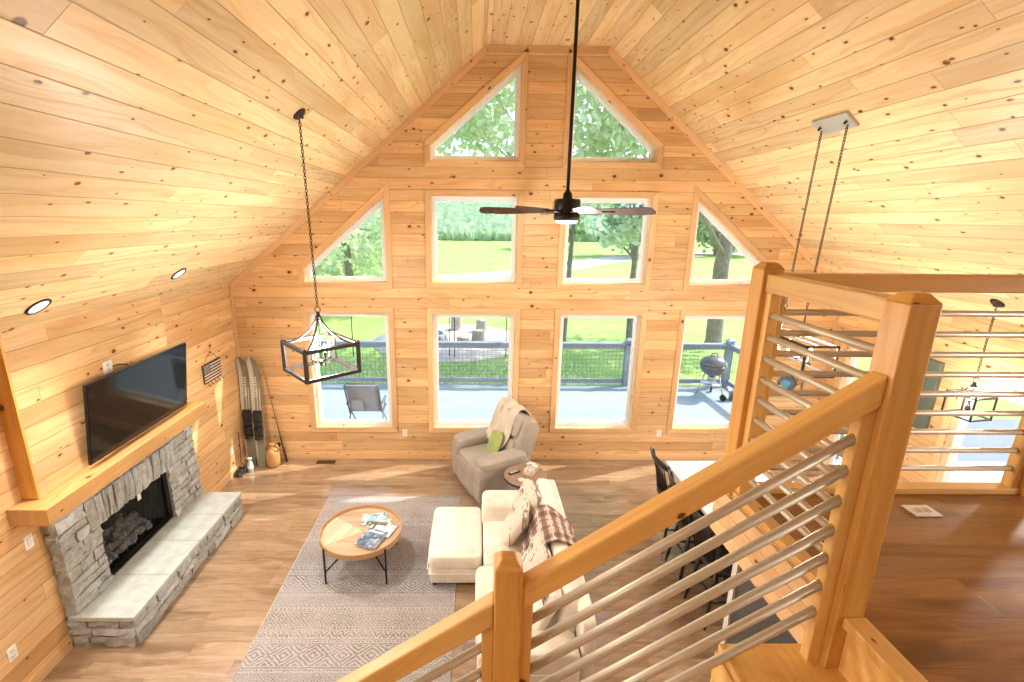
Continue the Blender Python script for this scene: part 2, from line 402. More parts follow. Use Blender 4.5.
w = MB(); holed_wall(w, [(x, z) for x, z in gable], [], lambda a, b: V((a, YB + .05, b)), (0, -.17, 0), (1, 0, 0))
struct(w, 'wall_rear', [M['wall'], M['jamb']], 'knotty pine gable wall behind the loft', 'wall')
# chimney breast above the mantel: a shallow bump on the left wall
CH = (3.44, 5.26, .13)
w = MB(); w.box((XL, CH[0], 1.50), (XL + CH[2], CH[1], ceil_z(XL + CH[2]) + .02), (0, 1, 0), tint=.5, jit=False)
struct(w, 'wall_chimney_breast', M['wall'], 'shallow pine chimney breast above the mantel', 'wall')
t = MB(); t.box((XL, CH[0] - .022, 1.575), (XL + CH[2] + .004, CH[0] - .001, ZS + .08), (0, 0, 1))
struct(t, 'trim_1', M['post'], 'dark amber board on the near side of the chimney breast', 'trim')

# ceiling: two slopes and the flat strip along the ridge, boards running away from the camera
c = MB(); y0, y1 = YB, D + .25
def slab(a, b, up):
    P = [V((a[0], y0, a[1])), V((b[0], y0, b[1])), V((b[0], y1, b[1])), V((a[0], y1, a[1]))]
    c.prism(P, V(up), (0, 1, 0), tint=.5, jit=False)
slab((XL - .13, ceil_z(XL - .13)), (XC - HP, ZP), (0, 0, .14)); slab((XC - HP, ZP), (XC + HP, ZP), (0, 0, .14)); slab((XC + HP, ZP), (XR + .13, ceil_z(XR + .13)), (0, 0, .14))
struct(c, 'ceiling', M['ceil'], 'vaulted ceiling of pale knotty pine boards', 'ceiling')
# rake trim where the ceiling meets the gable wall, corner strips and baseboards
t = MB(); th = .085
op = [V((XL, ZS)), V((XC - HP, ZP)), V((XC + HP, ZP)), V((XR, ZS))]; ip = []
for i, p in enumerate(op):
    ns = []
    for q, r in ((i - 1, i), (i, i + 1)):
        if 0 <= q and r < 4: d = (op[r] - op[q]).normalized(); ns.append(V((d.y, -d.x)))
    n_ = sum(ns, V((0, 0))).normalized(); ip.append(p + n_ * (th / n_.dot(ns[0])))
for i in range(3):
    q = [op[i], op[i + 1], ip[i + 1], ip[i]]; P = [V((p.x, D - .02, p.y)) for p in q]; t.prism(P, (0, .022, 0), (P[1] - P[0]).normalized())
struct(t, 'trim_2', M['trim'], 'pine rake trim along the ceiling edge of the gable wall', 'trim', bevel=.003)
t = MB(); t.box((XL, D - .03, .1), (XL + .03, D, ZS), (0, 0, 1)); struct(t, 'trim_3', M['trim'], 'pine corner strip beside the water skis', 'trim')
t = MB(); t.box((XR - .03, D - .03, .1), (XR, D, ZS), (0, 0, 1)); struct(t, 'trim_4', M['trim'], 'pine corner strip at the far right corner', 'trim')
t = MB(); t.box((XL, D - .018, 0), (XR, D, .105), (1, 0, 0)); struct(t, 'baseboard_gable', M['trim'], 'pine baseboard under the gable windows', 'baseboard', bevel=.004)
t = MB(); t.box((XL, YB, 0), (XL + .018, 3.51, .105), (0, 1, 0)); t.box((XL, 5.53, 0), (XL + .018, D - .018, .105), (0, 1, 0)); struct(t, 'baseboard_left', M['trim'], 'pine baseboard on the fireplace wall', 'baseboard', bevel=.004)
t = MB(); t.box((XR - .018, YB, 0), (XR, 5.50, .105), (0, 1, 0)); struct(t, 'baseboard_right', M['trim'], 'pine baseboard on the right side wall', 'baseboard', bevel=.004)

# loft: floor slab whose edge shows pine fascia boards
LX, LY = 1.192, 2.03
M['floor_loft'] = planks('brown_plank_floor', (.37, .18, .048), (.26, .115, .028), (.13, .055, .014), rough=.42, spec=.3)
f = MB(); f.add([(LX + .04, YB, ZL), (XR, YB, ZL), (XR, LY, ZL), (LX + .04, LY, ZL), (LX + .04, YB, ZL - .03), (XR, YB, ZL - .03), (XR, LY, ZL - .03), (LX + .04, LY, ZL - .03)],
       [(0, 1, 2, 3), (7, 6, 5, 4), (0, 4, 5, 1), (1, 5, 6, 2), (2, 6, 7, 3), (3, 7, 4, 0)], (1, 0, 0), tint=.5, jit=False)
struct(f, 'floor_loft', M['floor_loft'], 'warm brown plank floor of the loft', 'floor')
f = MB()
f.box((LX + .03, YB, ZL - .24), (XR, LY, ZL - .03), (0, 1, 0)); f.box((LX, 1.334, ZL - .24), (LX + .04, LY, ZL), (0, 1, 0))
for i in range(3): f.box((LX - .018, 1.33, ZL - .24 + i * .08), (LX - .001, LY + .018, ZL - .24 + i * .08 + .078), (0, 1, 0))
for i in range(3): f.box((LX, LY + .001, ZL - .24 + i * .08), (XR, LY + .018, ZL - .24 + i * .08 + .078), (1, 0, 0))
struct(f, 'trim_5', M['trim'], 'pine fascia boards on the edge of the loft', 'trim', bevel=.003)
# wall below the loft with a grey door
f = MB(); f.box((1.62, -1.0, 0), (1.72, 2.38, ZL - .24), (0, 0, 1)); struct(f, 'wall_under_loft', M['wall'], 'pine wall under the loft', 'wall')
M['grey'] = plain('slate_grey_paint', (.066, .066, .062), .5, 0, .05)
M['cream'] = plain('cream_paint', (.70, .68, .62), .45, 0, .04)
d = MB(); d.box((1.585, 1.45, .02), (1.615, 2.40, 2.05), (0, 0, 1))
d.box((1.578, 1.56, .15), (1.586, 2.28, .95), (0, 0, 1)); d.box((1.578, 1.56, 1.08), (1.586, 2.28, 1.95), (0, 0, 1))
dd = struct(d, 'door_1', M['grey'], 'slate grey door in the wall under the loft', 'door', bevel=.004)
k = MB(); k.lathe((1.585, 2.33, .95), [(.012, 0), (.012, .03), (.028, .04), (.03, .055), (.02, .068), (0, .07)], 14, (-1, 0, 0)); k.build('knob', M['cream'], dd)
k = MB(); k.box((1.57, 2.385, 0), (1.63, 2.43, 2.31), (0, 0, 1)); struct(k, 'trim_6', M['cream'], 'cream casing beside the grey door', 'trim')
# ------------------------------------------------------------------ stair and loft railings
PS = .089                                    # post section
PY = 1.245                                   # near face of the stair posts
def post(name, x, y, z0, z1, par, size=PS, label=None):
    p = MB(); ch = .026; a = size
    p.box((x, y, z0), (x + a, y + a, z1 - ch), (0, 0, 1), tint=.4)
    i = .022
    p.add([(x, y, z1 - ch), (x + a, y, z1 - ch), (x + a, y + a, z1 - ch), (x, y + a, z1 - ch), (x + i, y + i, z1), (x + a - i, y + i, z1), (x + a - i, y + a - i, z1), (x + i, y + a - i, z1)],
          [(4, 5, 6, 7), (0, 1, 5, 4), (1, 2, 6, 5), (2, 3, 7, 6), (3, 0, 4, 7)], (1, 0, 0))
    o = p.build(name, M['post'], par, bevel=.005)
    return o
def rod(a, b, r, par):
    m = MB(); m.tube([a, b], r, 14); m.build('baluster', M['steel'], par)
# --- stair flight railing: two newels, sloping handrail, seven sloping tubes each side of the lower newel
stair_y = 1.29; sl = .70
hz = lambda x: 3.389 + sl * (x - 1.185)      # top of the handrail
NX = 1.170
SR = thing('stair_railing', 'pine stair railing with sloping handrail and steel tubes rising to the loft', 'railing', (.11, stair_y, 1.74))
post('newel_post', NX, PY, 2.335, 3.612, SR); post('newel_post', .066, PY, 1.70, 2.763, SR); post('newel_post', -1.25, PY, .70, 1.84, SR)
def handrail(x0, x1):
    h = MB(); hh = .094; y0, y1 = stair_y - .03, stair_y + .03
    P = [V((x0, y0, hz(x0))), V((x1, y0, hz(x1))), V((x1, y0, hz(x1) - hh)), V((x0, y0, hz(x0) - hh))]
    h.prism(P, (0, y1 - y0, 0), (1, 0, sl)); h.build('handrail', M['rail'], SR, bevel=.007)
handrail(.155, NX); handrail(-1.161, .066)
def stile(x0, x1, z0, z1a, z1b):
    s = MB(); y0, y1 = stair_y - .019, stair_y + .019
    s.prism([V((x0, y0, z0)), V((x1, y0, z0)), V((x1, y0, z1b)), V((x0, y0, z1a))], (0, y1 - y0, 0), (0, 0, 1)); s.build('stile', M['rail'], SR, bevel=.003)
stile(NX - .042, NX, 2.335, hz(NX - .042) - .094, hz(NX) - .094); stile(.155, .193, 1.70, hz(.155) - .094, hz(.193) - .094); stile(.028, .066, 1.70, hz(.028) - .094, hz(.066) - .094); stile(-1.161, -1.12, .70, hz(-1.161) - .094, hz(-1.12) - .094)
rz_ = lambda x, i: 3.188 - .1035 * i + sl * (x - 1.155)
for i in range(7):
    rod((.185, stair_y, rz_(.185, i)), (NX - .032, stair_y, rz_(NX - .032, i)), .0150, SR)
    rod((-1.13, stair_y, rz_(-1.13, i)), (.036, stair_y, rz_(.036, i)), .0150, SR)
# --- side railing along the loft edge, running away from the camera
RT, RB = 3.588, 3.513
zi = lambda i: 3.420 - .0922 * i
BX = 1.228
BR = thing('loft_railing', 'pine and steel loft railing running from the near newel to the far post', 'railing', (BX, 1.99, ZL))
FY = 1.946
post('corner_post', 1.183, FY, ZL - .24, 3.633, BR)
h = MB(); h.box((BX - .03, PY + PS, RB), (BX + .03, FY, RT), (0, 1, 0)); h.build('top_rail', M['rail'], BR, bevel=.006)
for y0, y1 in ((PY + PS, PY + PS + .038), (FY - .038, FY)):
    h = MB(); h.box((BX - .022, y0, ZL), (BX + .022, y1, RB), (0, 0, 1)); h.build('stile', M['rail'], BR, bevel=.003)
h = MB(); h.box((BX - .03, PY + PS, ZL - .002), (BX + .03, FY, ZL + .03), (0, 1, 0)); h.build('bottom_rail', M['rail'], BR, bevel=.003)
for i in range(9): rod((BX, PY + PS + .03, zi(i)), (BX, FY - .03, zi(i)), .0138, BR)
# --- far railing along the loft edge, running to the right
AY = 1.99
AR = thing('loft_railing', 'long level pine and steel loft railing on the far edge of the loft', 'railing', (2.6, AY, ZL))
x0, x1 = 1.272, 2.565
post('corner_post', x1, FY, ZL, 3.633, AR)
h = MB(); h.box((x0, AY - .03, RB), (x1, AY + .03, RT), (1, 0, 0)); h.build('top_rail', M['rail'], AR, bevel=.006)
for a, b in ((x0, x0 + .038), (x1 - .038, x1)):
    h = MB(); h.box((a, AY - .022, ZL), (b, AY + .022, RB), (0, 0, 1)); h.build('stile', M['rail'], AR, bevel=.003)
h = MB(); h.box((x0, AY - .03, ZL), (x1, AY + .03, ZL + .03), (1, 0, 0)); h.build('bottom_rail', M['rail'], AR, bevel=.003)
for i in range(9): rod((x0 + .03, AY, zi(i)), (x1 - .03, AY, zi(i)), .0138, AR)
# continues past the right post
h = MB(); h.box((x1 + PS, AY - .03, RB), (4.2, AY + .03, RT), (1, 0, 0)); h.build('top_rail', M['rail'], AR, bevel=.006)
for i in range(9): rod((x1 + PS - .01, AY, zi(i)), (4.2, AY, zi(i)), .0138, AR)
# --- stair treads and the pine nosing at the top
ST = thing('staircase', 'pine stair flight descending along the stair railing', 'stairs', (0, .8, 0), kind='structure')
run, rise = .29, .2031
for i in range(1, 12):
    xr = (1.232 if i == 1 else 1.165) - (run * (i - 1) if i > 1 else 0); zt = ZL - rise * i
    s = MB(); s.box((1.165 - run * i - .012, .30, zt - .035), (xr, 1.345, zt), (0, 1, 0)); s.build('tread', M['rail'], ST, bevel=.006)
    s = MB(); s.box((xr - .018, .30, zt), (xr, 1.345 if i > 1 else PY - .002, zt + rise - .035), (0, 1, 0)); s.build('riser', M['rail'], ST)
s = MB(); s.box((1.190, .30, ZL - .030), (NX + PS + .004, PY - .001, ZL + .008), (0, 1, 0)); struct(s, 'trim_7', M['rail'], 'pine nosing board at the top of the stairs', 'trim', bevel=.005)
# floor box on the loft floor
o = thing('floor_outlet', 'cream floor outlet plate set in the loft floor', 'outlet', (2.16, 1.79, ZL))
yy = [1.785, 1.868]
p = MB(); xa = 1.0302 * 1.868
p.box((xa, yy[0], ZL), (xa + .117, yy[1], ZL + .006), (1, 0, 0)); p.build('plate', M['cream'], o, bevel=.002)
for k in (0, 1):
    p = MB(); p.lathe((xa + .038 + .042 * k, sum(yy) / 2, ZL + .006), [(.017, 0), (.017, .002), (.013, .0022), (.013, .001), (0, .001)], 18)
    p.box((xa + .033 + .042 * k, sum(yy) / 2 - .003, ZL + .006), (xa + .035 + .042 * k, sum(yy) / 2 + .004, ZL + .0085)); p.box((xa + .041 + .042 * k, sum(yy) / 2 - .003, ZL + .006), (xa + .043 + .042 * k, sum(yy) / 2 + .004, ZL + .0085))
    p.build('socket', M['trim'], o)
# ------------------------------------------------------------------ fireplace
def stone_mat():
    t = NT('ledge_stone'); co = t.coord(); tn = t.attr()
    n = t.noise(co, 22, 6, .65); n2 = t.noise(co, 6, 3)
    c = t.ramp(tn, [(0, (.28, .29, .28)), (.25, (.47, .49, .47)), (.5, (.37, .38, .35)), (.75, (.57, .59, .58)), (1, (.40, .43, .44))])
    c = t.mix(t.map(n2, .45, .7), c, (.36, .35, .30)); f = t.map(n, .3, .7, .72, 1.18); c = t.mix(1.0, c, t.xyz(f, f, f), 'MULTIPLY')
    return t.bsdf(c, .82, normal=t.bump(n, .012, .8))
M['stone'] = stone_mat()
M['slab'] = plain('limestone_hearth_slab', (.47, .51, .48), .62, 0, .13, 9)
M['mortar'] = plain('grey_mortar', (.16, .15, .14), .9, 0, .2, 25)
FP = thing('fireplace', 'stacked stone fireplace with raised hearth and pine mantel under the television', 'fireplace', (XL, 4.4, 0))
SD = .115; FY0, FY1 = 3.52, 5.50; HZ = .334
rs = random.Random(3)
def rock(mb, c, d, ax):
    """an irregular split-face stone: box with jittered corners and a pushed-out, broken face along +ax"""
    c = V(c); d = V(d); n = 3; vs = []; fs = []; idx = {}
    j = lambda s: (rs.random() - .5) * s
    u = [i for i in range(3) if i != ax]
    pts = []
    for a in range(n + 1):
        for b in range(3):
            fa, fb = a / n - .5, b / 2 - .5
            edge = a in (0, n) or b in (0, 2)
            p = V((0, 0, 0)); p[u[0]] = fa * d[u[0]] + j(.012); p[u[1]] = fb * d[u[1]] + j(.009); p[abs(ax)] = d[abs(ax)] / 2 * (1 if not edge else .78) + j(.024)
            pts.append(c + p)
    for a in (0, n):
        for b in (0, 2):
            p = V((0, 0, 0)); p[u[0]] = (a / n - .5) * d[u[0]]; p[u[1]] = (b / 2 - .5) * d[u[1]]; p[abs(ax)] = -d[abs(ax)] / 2; pts.append(c + p)
    k = (n + 1) * 3; g = lambda a, b: a * 3 + b
    for a in range(n):
        for b in range(2): fs.append((g(a, b), g(a + 1, b), g(a + 1, b + 1), g(a, b + 1)))
    fs.append(tuple(g(a, 0) for a in range(n + 1)) + (k + 2, k)); fs.append(tuple(g(a, 2) for a in range(n, -1, -1)) + (k + 1, k + 3))
    fs.append((g(0, 0), k, k + 1, g(0, 2), g(0, 1))); fs.append((g(n, 2), k + 3, k + 2, g(n, 0), g(n, 1)))
    mb.add(pts, fs, None, smooth=False)
def flipfix(o):
    bm = bmesh.new(); bm.from_mesh(o.data); bmesh.ops.recalc_face_normals(bm, faces=bm.faces); bm.to_mesh(o.data); bm.free()
def courses(mb, z0, z1, spans, face, ax, depth, hmin=.075, hmax=.125):
    z = z0
    while z < z1 - .02:
        h = min(hmin + rs.random() * (hmax - hmin), z1 - z)
        if z1 - z - h < .05: h = z1 - z
        for a, b in spans(z + h / 2):
            y = a
            while y < b - .01:
                l = min(.12 + rs.random() * .24, b - y)
                if b - y - l < .08: l = b - y
                if ax == 0: rock(mb, (face - depth / 2 + rs.random() * .02, y + l / 2, z + h / 2), (depth, l - .010, h - .010), 0)
                else: rock(mb, (y + l / 2, face + depth / 2 - rs.random() * .014, z + h / 2), (l - .006, -depth, h - .006), 1)
                y += l
        z += h
OY0, OY1, OZ0, OZ1 = FB[0], FB[1], FB[2], FB[3]
st = MB(); face = XL + SD
def spans(z):
    if z < OZ1 and z > OZ0 - .02: return [(FY0, OY0), (OY1, FY1)]
    if OZ1 <= z < OZ1 + .30: return [(FY0, OY0 - .12), (OY1 + .12, FY1)]
    return [(FY0, FY1)]

courses(st, HZ, OZ1, spans, face, 0, .09)
courses(st, OZ1, OZ1 + .30, spans, face, 0, .09)
courses(st, OZ1 + .30, 1.42, lambda z: [(FY0, FY1)], face, 0, .10, .07, .10)
y = OY0 - .12
while y < OY1 + .115:                          # soldier stones over the opening
    l = min(.055 + rs.random() * .06, OY1 + .12 - y); rock(st, (face - .045 + rs.random() * .02, y + l / 2, OZ1 + .15), (.10, l - .006, .294), 0); y += l
courses(st, HZ, 1.42, lambda z: [(XL, XL + SD - .015)], FY0, 1, .07)
o = st.build('stone_face', M['stone'], FP); flipfix(o)
m = MB(); m.box((XL, FY0 + .03, 0), (XL + SD - .04, OY0, 1.42)); m.box((XL, OY1, 0), (XL + SD - .04, FY1 - .02, 1.42)); m.box((XL, OY0, 0), (XL + SD - .04, OY1, OZ0)); m.box((XL, OY0, OZ1), (XL + SD - .04, OY1, 1.42)); m.build('mortar_bed', M['mortar'], FP)
# hearth
hs = MB(); HX = XL + .595; HY0, HY1 = 3.53, 5.50
courses(hs, 0, HZ - .045, lambda z: [(HY0, HY1)], HX, 0, .09, .07, .11)
courses(hs, 0, HZ - .045, lambda z: [(XL, HX - .02)], HY0 - .012, 1, .09, .07, .11)
o = hs.build('hearth_stone', M['stone'], FP); flipfix(o)
m = MB(); m.box((XL, HY0 + .04, 0), (HX - .05, HY1 - .02, HZ - .046)); m.build('hearth_core', M['mortar'], FP)
ys = [HY0 - .03, 4.03, 4.55, 5.03, HY1 + .01]
for a, b in zip(ys, ys[1:]):
    m = MB(); m.box((XL + SD - .08, a + .002, HZ - .045), (HX + .022, b - .002, HZ)); m.build('hearth_slab', M['slab'], FP, bevel=.006)
# mantel beam
m = MB(); m.box((XL, 3.28, 1.423), (XL + .308, 5.548, 1.570), (0, 1, 0)); m.build('mantel', M['mantel'], FP, bevel=.006)
# firebox
M['soot'] = plain('sooty_firebrick', (.035, .032, .03), .85, 0, .4, 12)
M['ash'] = plain('grey_ember_bed', (.30, .29, .28), .95, 0, .5, 40)
m = MB(); x0, x1 = XL - .42, XL + SD - .035
m.add([(x1, OY0, OZ0), (x0, OY0 + .1, OZ0), (x0, OY1 - .1, OZ0), (x1, OY1, OZ0), (x1, OY0, OZ1), (x0, OY0 + .1, OZ1), (x0, OY1 - .1, OZ1), (x1, OY1, OZ1)], [(0, 3, 2, 1), (4, 5, 6, 7), (0, 1, 5, 4), (1, 2, 6, 5), (2, 3, 7, 6)])
fb = m.build('firebox', M['soot'], FP)
m = MB()
for k in range(60):
    m.cushion((XL - .06 - rs.random() * .2, OY0 + .14 + rs.random() * (OY1 - OY0 - .28), OZ0 + .02 + rs.random() * .05), (.06 + rs.random() * .06, .05 + rs.random() * .06, .05), rotz(rs.random() * 6), .8, 0, 5)
e = m.build('ember_bed', M['ash'], fb)
M['log'] = plain('charred_log', (.17, .15, .135), .9, 0, .6, 30)
for k, (a, b, r) in enumerate(((( -.06, .2, .13), (-.10, .78, .12), .048), ((-.17, .16, .16), (-.14, .8, .18), .052), ((-.05, .34, .2), (-.19, .66, .25), .042), ((-.03, .62, .2), (-.2, .3, .25), .038))):
    m = MB(); A = V((XL - .05 + a[0], OY0 + a[1], OZ0 + a[2])); B = V((XL - .05 + b[0], OY0 + b[1], OZ0 + b[2]))
    m.tube([A.lerp(B, i / 6) + V((rs.uniform(-.01, .01), 0, rs.uniform(-.01, .01))) for i in range(7)], [r * rs.uniform(.85, 1.1) for i in range(7)], 9); m.build('log', M['log'], fb)
m = MB(); fr = .024
for a, b in (((OY0, OZ0), (OY1, OZ0 + fr)), ((OY0, OZ1 - fr), (OY1, OZ1)), ((OY0, OZ0), (OY0 + fr, OZ1)), ((OY1 - fr, OZ0), (OY1, OZ1))): m.box((XL + .02, a[0], a[1]), (XL + .045, b[0], b[1]))
m.box((XL + .02, OY0, OZ0), (XL + .075, OY1, OZ0 + .012)); m.build('fire_frame', M['black'], FP)
def mesh_curtain():
    t = NT('spark_mesh'); u, v, _ = t.sep(t.coord('UV'))
    g = t.m('MAXIMUM', t.m('GREATER_THAN', t.m('FRACT', t.m('MULTIPLY', u, 160)), .76), t.m('GREATER_THAN', t.m('FRACT', t.m('MULTIPLY', v, 160)), .76))
    b = t.n('ShaderNodeBsdfPrincipled'); b.inputs['Base Color'].default_value = (.05, .05, .05, 1); b.inputs['Metallic'].default_value = .8; b.inputs['Roughness'].default_value = .4
    tr = t.n('ShaderNodeBsdfTransparent'); mx = t.n('ShaderNodeMixShader'); t.l(t.m('MULTIPLY', g, .8), mx.inputs[0]); t.l(tr.outputs[0], mx.inputs[1]); t.l(b.outputs[0], mx.inputs[2]); t.l(mx.outputs[0], t.out.inputs[0]); return t.mat
M['mesh'] = mesh_curtain()
m = MB(); m.grid(lambda u, v: (XL + .005 + .012 * math.sin(u * 95) * (1 - .35 * v), OY0 + .02 + u * (OY1 - OY0 - .04), OZ0 + .015 + v * (OZ1 - OZ0 - .04)), 120, 6, grain=(0, 1, 0)); m.build('spark_curtain', M['mesh'], FP)
m = MB(); m.box((XL + .046, 4.52, OZ1 - .13), (XL + .049, 4.57, OZ1 - .06)); m.build('paper_tag', M['white_plastic'], FP)

# ------------------------------------------------------------------ television, tilted down a little on its mount
M['screen'] = plain('black_glass_screen', (.006, .006, .007), .06, 0, .02, 20, Specular_IOR_Level=.35)
TV = thing('television', 'large black flat television leaning out above the stone fireplace mantel', 'television', (XL + .2, 4.62, 1.62))
y0, y1 = 3.885, 5.345; A = V((XL + .200, 0, 1.615)); B = V((XL + .296, 0, 2.375)); up = (B - A).normalized(); out = V((up.z, 0, -up.x)); Hh = (B - A).length
def tvbox(name, ya, yb, za, zb, d0, d1, mat, bv=0):
    m = MB(); P = [A + up * za + out * d0 + V((0, ya, 0)), A + up * za + out * d0 + V((0, yb, 0)), A + up * zb + out * d0 + V((0, yb, 0)), A + up * zb + out * d0 + V((0, ya, 0))]
    m.prism(P, out * (d1 - d0)); return m.build(name, mat, TV, bevel=bv)
tvbox('screen', y0 + .008, y1 - .008, .016, Hh - .008, -.002, .002, M['screen'])
tvbox('bezel', y0, y1, 0, Hh, -.03, -.0015, M['black'], .004)
tvbox('housing', y0 + .25, y1 - .25, .08, Hh - .22, -.055, -.03, M['black'], .006)
m = MB(); m.box((XL + CH[2], 4.45, 1.85), (XL + CH[2] + .012, 4.78, 2.2)); m.beam((XL + CH[2] + .01, 4.55, 2.1), (XL + .22, 4.55, 2.1), .03, .03); m.beam((XL + CH[2] + .01, 4.68, 2.1), (XL + .22, 4.68, 2.1), .03, .03); m.build('wall_mount', M['black'], TV)
m = MB(); m.tube([(XL + CH[2] + .035, 4.38, 2.39), (XL + .19, 4.42, 2.40), (XL + .21, 4.50, 2.375), (XL + .22, 4.56, 2.30), (XL + .222, 4.6, 2.2)], .006, 8); m.build('power_cord', M['black'], TV)

# ------------------------------------------------------------------ plates on the walls
def wall_plate(p, n, label, kind='outlet', w=.075, h=.118, group=None):
    p = V(p); n = V(n); s = V((0, 0, 1)).cross(n)
    o = thing('wall_' + kind, label, kind, p)
    def bx(c, ws, hs, d0, d1, name, mat, bv=0):
        m = MB(); P = [p + c + s * a + V((0, 0, b)) + n * d0 for a, b in ((-ws / 2, -hs / 2), (ws / 2, -hs / 2), (ws / 2, hs / 2), (-ws / 2, hs / 2))]; m.prism(P, n * (d1 - d0)); m.build(name, mat, o, bevel=bv)
    bx(V((0, 0, 0)), w, h, 0, .006, 'plate', M['white_plastic'], .002)
    if kind == 'outlet':
        for dz in (-.024, .024):
            bx(V((0, 0, dz)), .034, .03, .006, .009, 'socket', M['cream'], .002)
            m = MB(); m.prism([p + s * (a - .008) + V((0, 0, dz + b)) + n * .009 for a, b in ((0, -.006), (.003, -.006), (.003, .006), (0, .006))], n * .0005); m.prism([p + s * (a + .006) + V((0, 0, dz + b)) + n * .009 for a, b in ((0, -.006), (.003, -.006), (.003, .006), (0, .006))], n * .0005); m.build('slot', M['grey'], o)
    else: bx(V((0, 0, 0)), .034, .068, .006, .011, 'rocker', M['cream'], .002)
    return o
wall_plate((-1.117, D, .455), (0, -1, 0), 'white outlet plate on the gable wall between the two leftmost lower windows')
wall_plate((2.975, D, .465), (0, -1, 0), 'white outlet plate low on the gable wall left of the grill window')
wall_plate((XL, 3.382, 1.205), (1, 0, 0), 'white switch plate on pine wall just under the mantel end', 'switch')
wall_plate((XL, 3.050, .440), (1, 0, 0), 'white outlet plate low on the pine wall left of the stone fireplace')
wall_plate((XL, 6.49, .40), (1, 0, 0), 'white outlet plate low on the pine wall beside the water skis')
wall_plate((XL + CH[2], 4.36, 2.388), (1, 0, 0), 'white outlet above the television with a black cord plugged in', w=.118)

# ------------------------------------------------------------------ flag plaque with hooks, hung on a cord
M['plaque'] = plain('dark_stained_plaque', (.075, .04, .03), .6, 0, .3, 20); M['plaque_light'] = plain('weathered_white_paint', (.72, .64, .52), .6, 0, .1)
M['plaque_blue'] = plain('faded_navy_paint', (.05, .055, .085), .6, 0, .2); M['twine'] = plain('jute_twine', (.42, .30, .16), .9)
fy0, fy1, fz0, fz1 = 6.055, 6.495, 1.60, 1.86
o = thing('flag_plaque', 'small wooden stars and stripes plaque hanging by a cord beside the television', 'plaque', (XL, 6.275, 1.6))
m = MB(); m.box((XL + .004, fy0, fz0), (XL + .022, fy1, fz1), (0, 1, 0)); m.build('board', M['plaque'], o, bevel=.002)
m = MB(); n = 7; dz = (fz1 - fz0) / 13
for k in range(6):
    z = fz1 - dz * (2 * k + 2); m.box((XL + .0221, fy0 + (.17 if k < 3 else .01), z + .002), (XL + .0235, fy1 - .006, z + dz - .002), (0, 1, 0))
m.build('stripe_paint', M['plaque_light'], o)
m = MB(); m.box((XL + .0221, fy0 + .006, fz1 - dz * 7), (XL + .0233, fy0 + .165, fz1 - .005), (0, 1, 0)); cn = m.build('canton', M['plaque_blue'], o)
m = MB()
for r in range(5):
    for k in range(6 - r % 2):
        cy = fy0 + .02 + .026 * (k + .5 * (r % 2)); cz = fz1 - .022 - .024 * r; P = []
        for q in range(10):
            a = PI / 2 + q * PI / 5; rr = .009 if q % 2 == 0 else .004; P.append(V((XL + .0234, cy + rr * math.cos(a), cz + rr * math.sin(a))))
        m.prism(P, (.0008, 0, 0))
m.build('star', M['plaque_light'], cn)
m = MB(); m.tube([(XL + .012, fy0 + .05, fz1), (XL + .012, fy0 + .1, fz1 + .06), (XL + .012, 6.28, 1.995), (XL + .012, fy1 - .1, fz1 + .06), (XL + .012, fy1 - .05, fz1)], .004, 6); m.build('cord', M['twine'], o)
m = MB(); m.lathe((XL, 6.28, 1.995), [(.006, 0), (.006, .016), (.012, .018), (.01, .024), (0, .026)], 10, (1, 0, 0)); m.build('nail', M['bronze'], o)
for k in range(5):
    y = fy0 + .05 + .085 * k; m = MB(); m.tube([(XL + .022, y, fz0 + .01), (XL + .04, y, fz0 - .005), (XL + .045, y, fz0 - .03), (XL + .06, y, fz0 - .038), (XL + .068, y, fz0 - .02)], .0035, 6); m.build('hook', M['black'], o)

# ------------------------------------------------------------------ water skis in the corner
def ski_mat():
    t = NT('ski_lacquer'); u, v, w = t.sep(t.coord())
    c = t.mix(t.map(t.noise(t.coord(), 3, 3), .35, .65), (.17, .165, .12), (.25, .24, .18))
    st = t.m('GREATER_THAN', t.m('ABSOLUTE', u), .058); c = t.mix(t.m('MULTIPLY', st, .7), c, (.62, .58, .48))
    ln = t.m('LESS_THAN', t.m('ABSOLUTE', t.m('SUBTRACT', t.m('ABSOLUTE', u), .02)), .006); ln = t.m('MULTIPLY', ln, t.m('LESS_THAN', t.m('ABSOLUTE', t.m('SUBTRACT', w, 1.05)), .2)); c = t.mix(t.m('MULTIPLY', ln, .8), c, (.70, .66, .55))
    return t.bsdf(c, .3)
M['ski'] = ski_mat(); M['rubber'] = plain('black_rubber', (.022, .022, .022), .6, 0, .3, 20); M['letters'] = plain('pale_ski_lettering', (.74, .72, .62), .5)
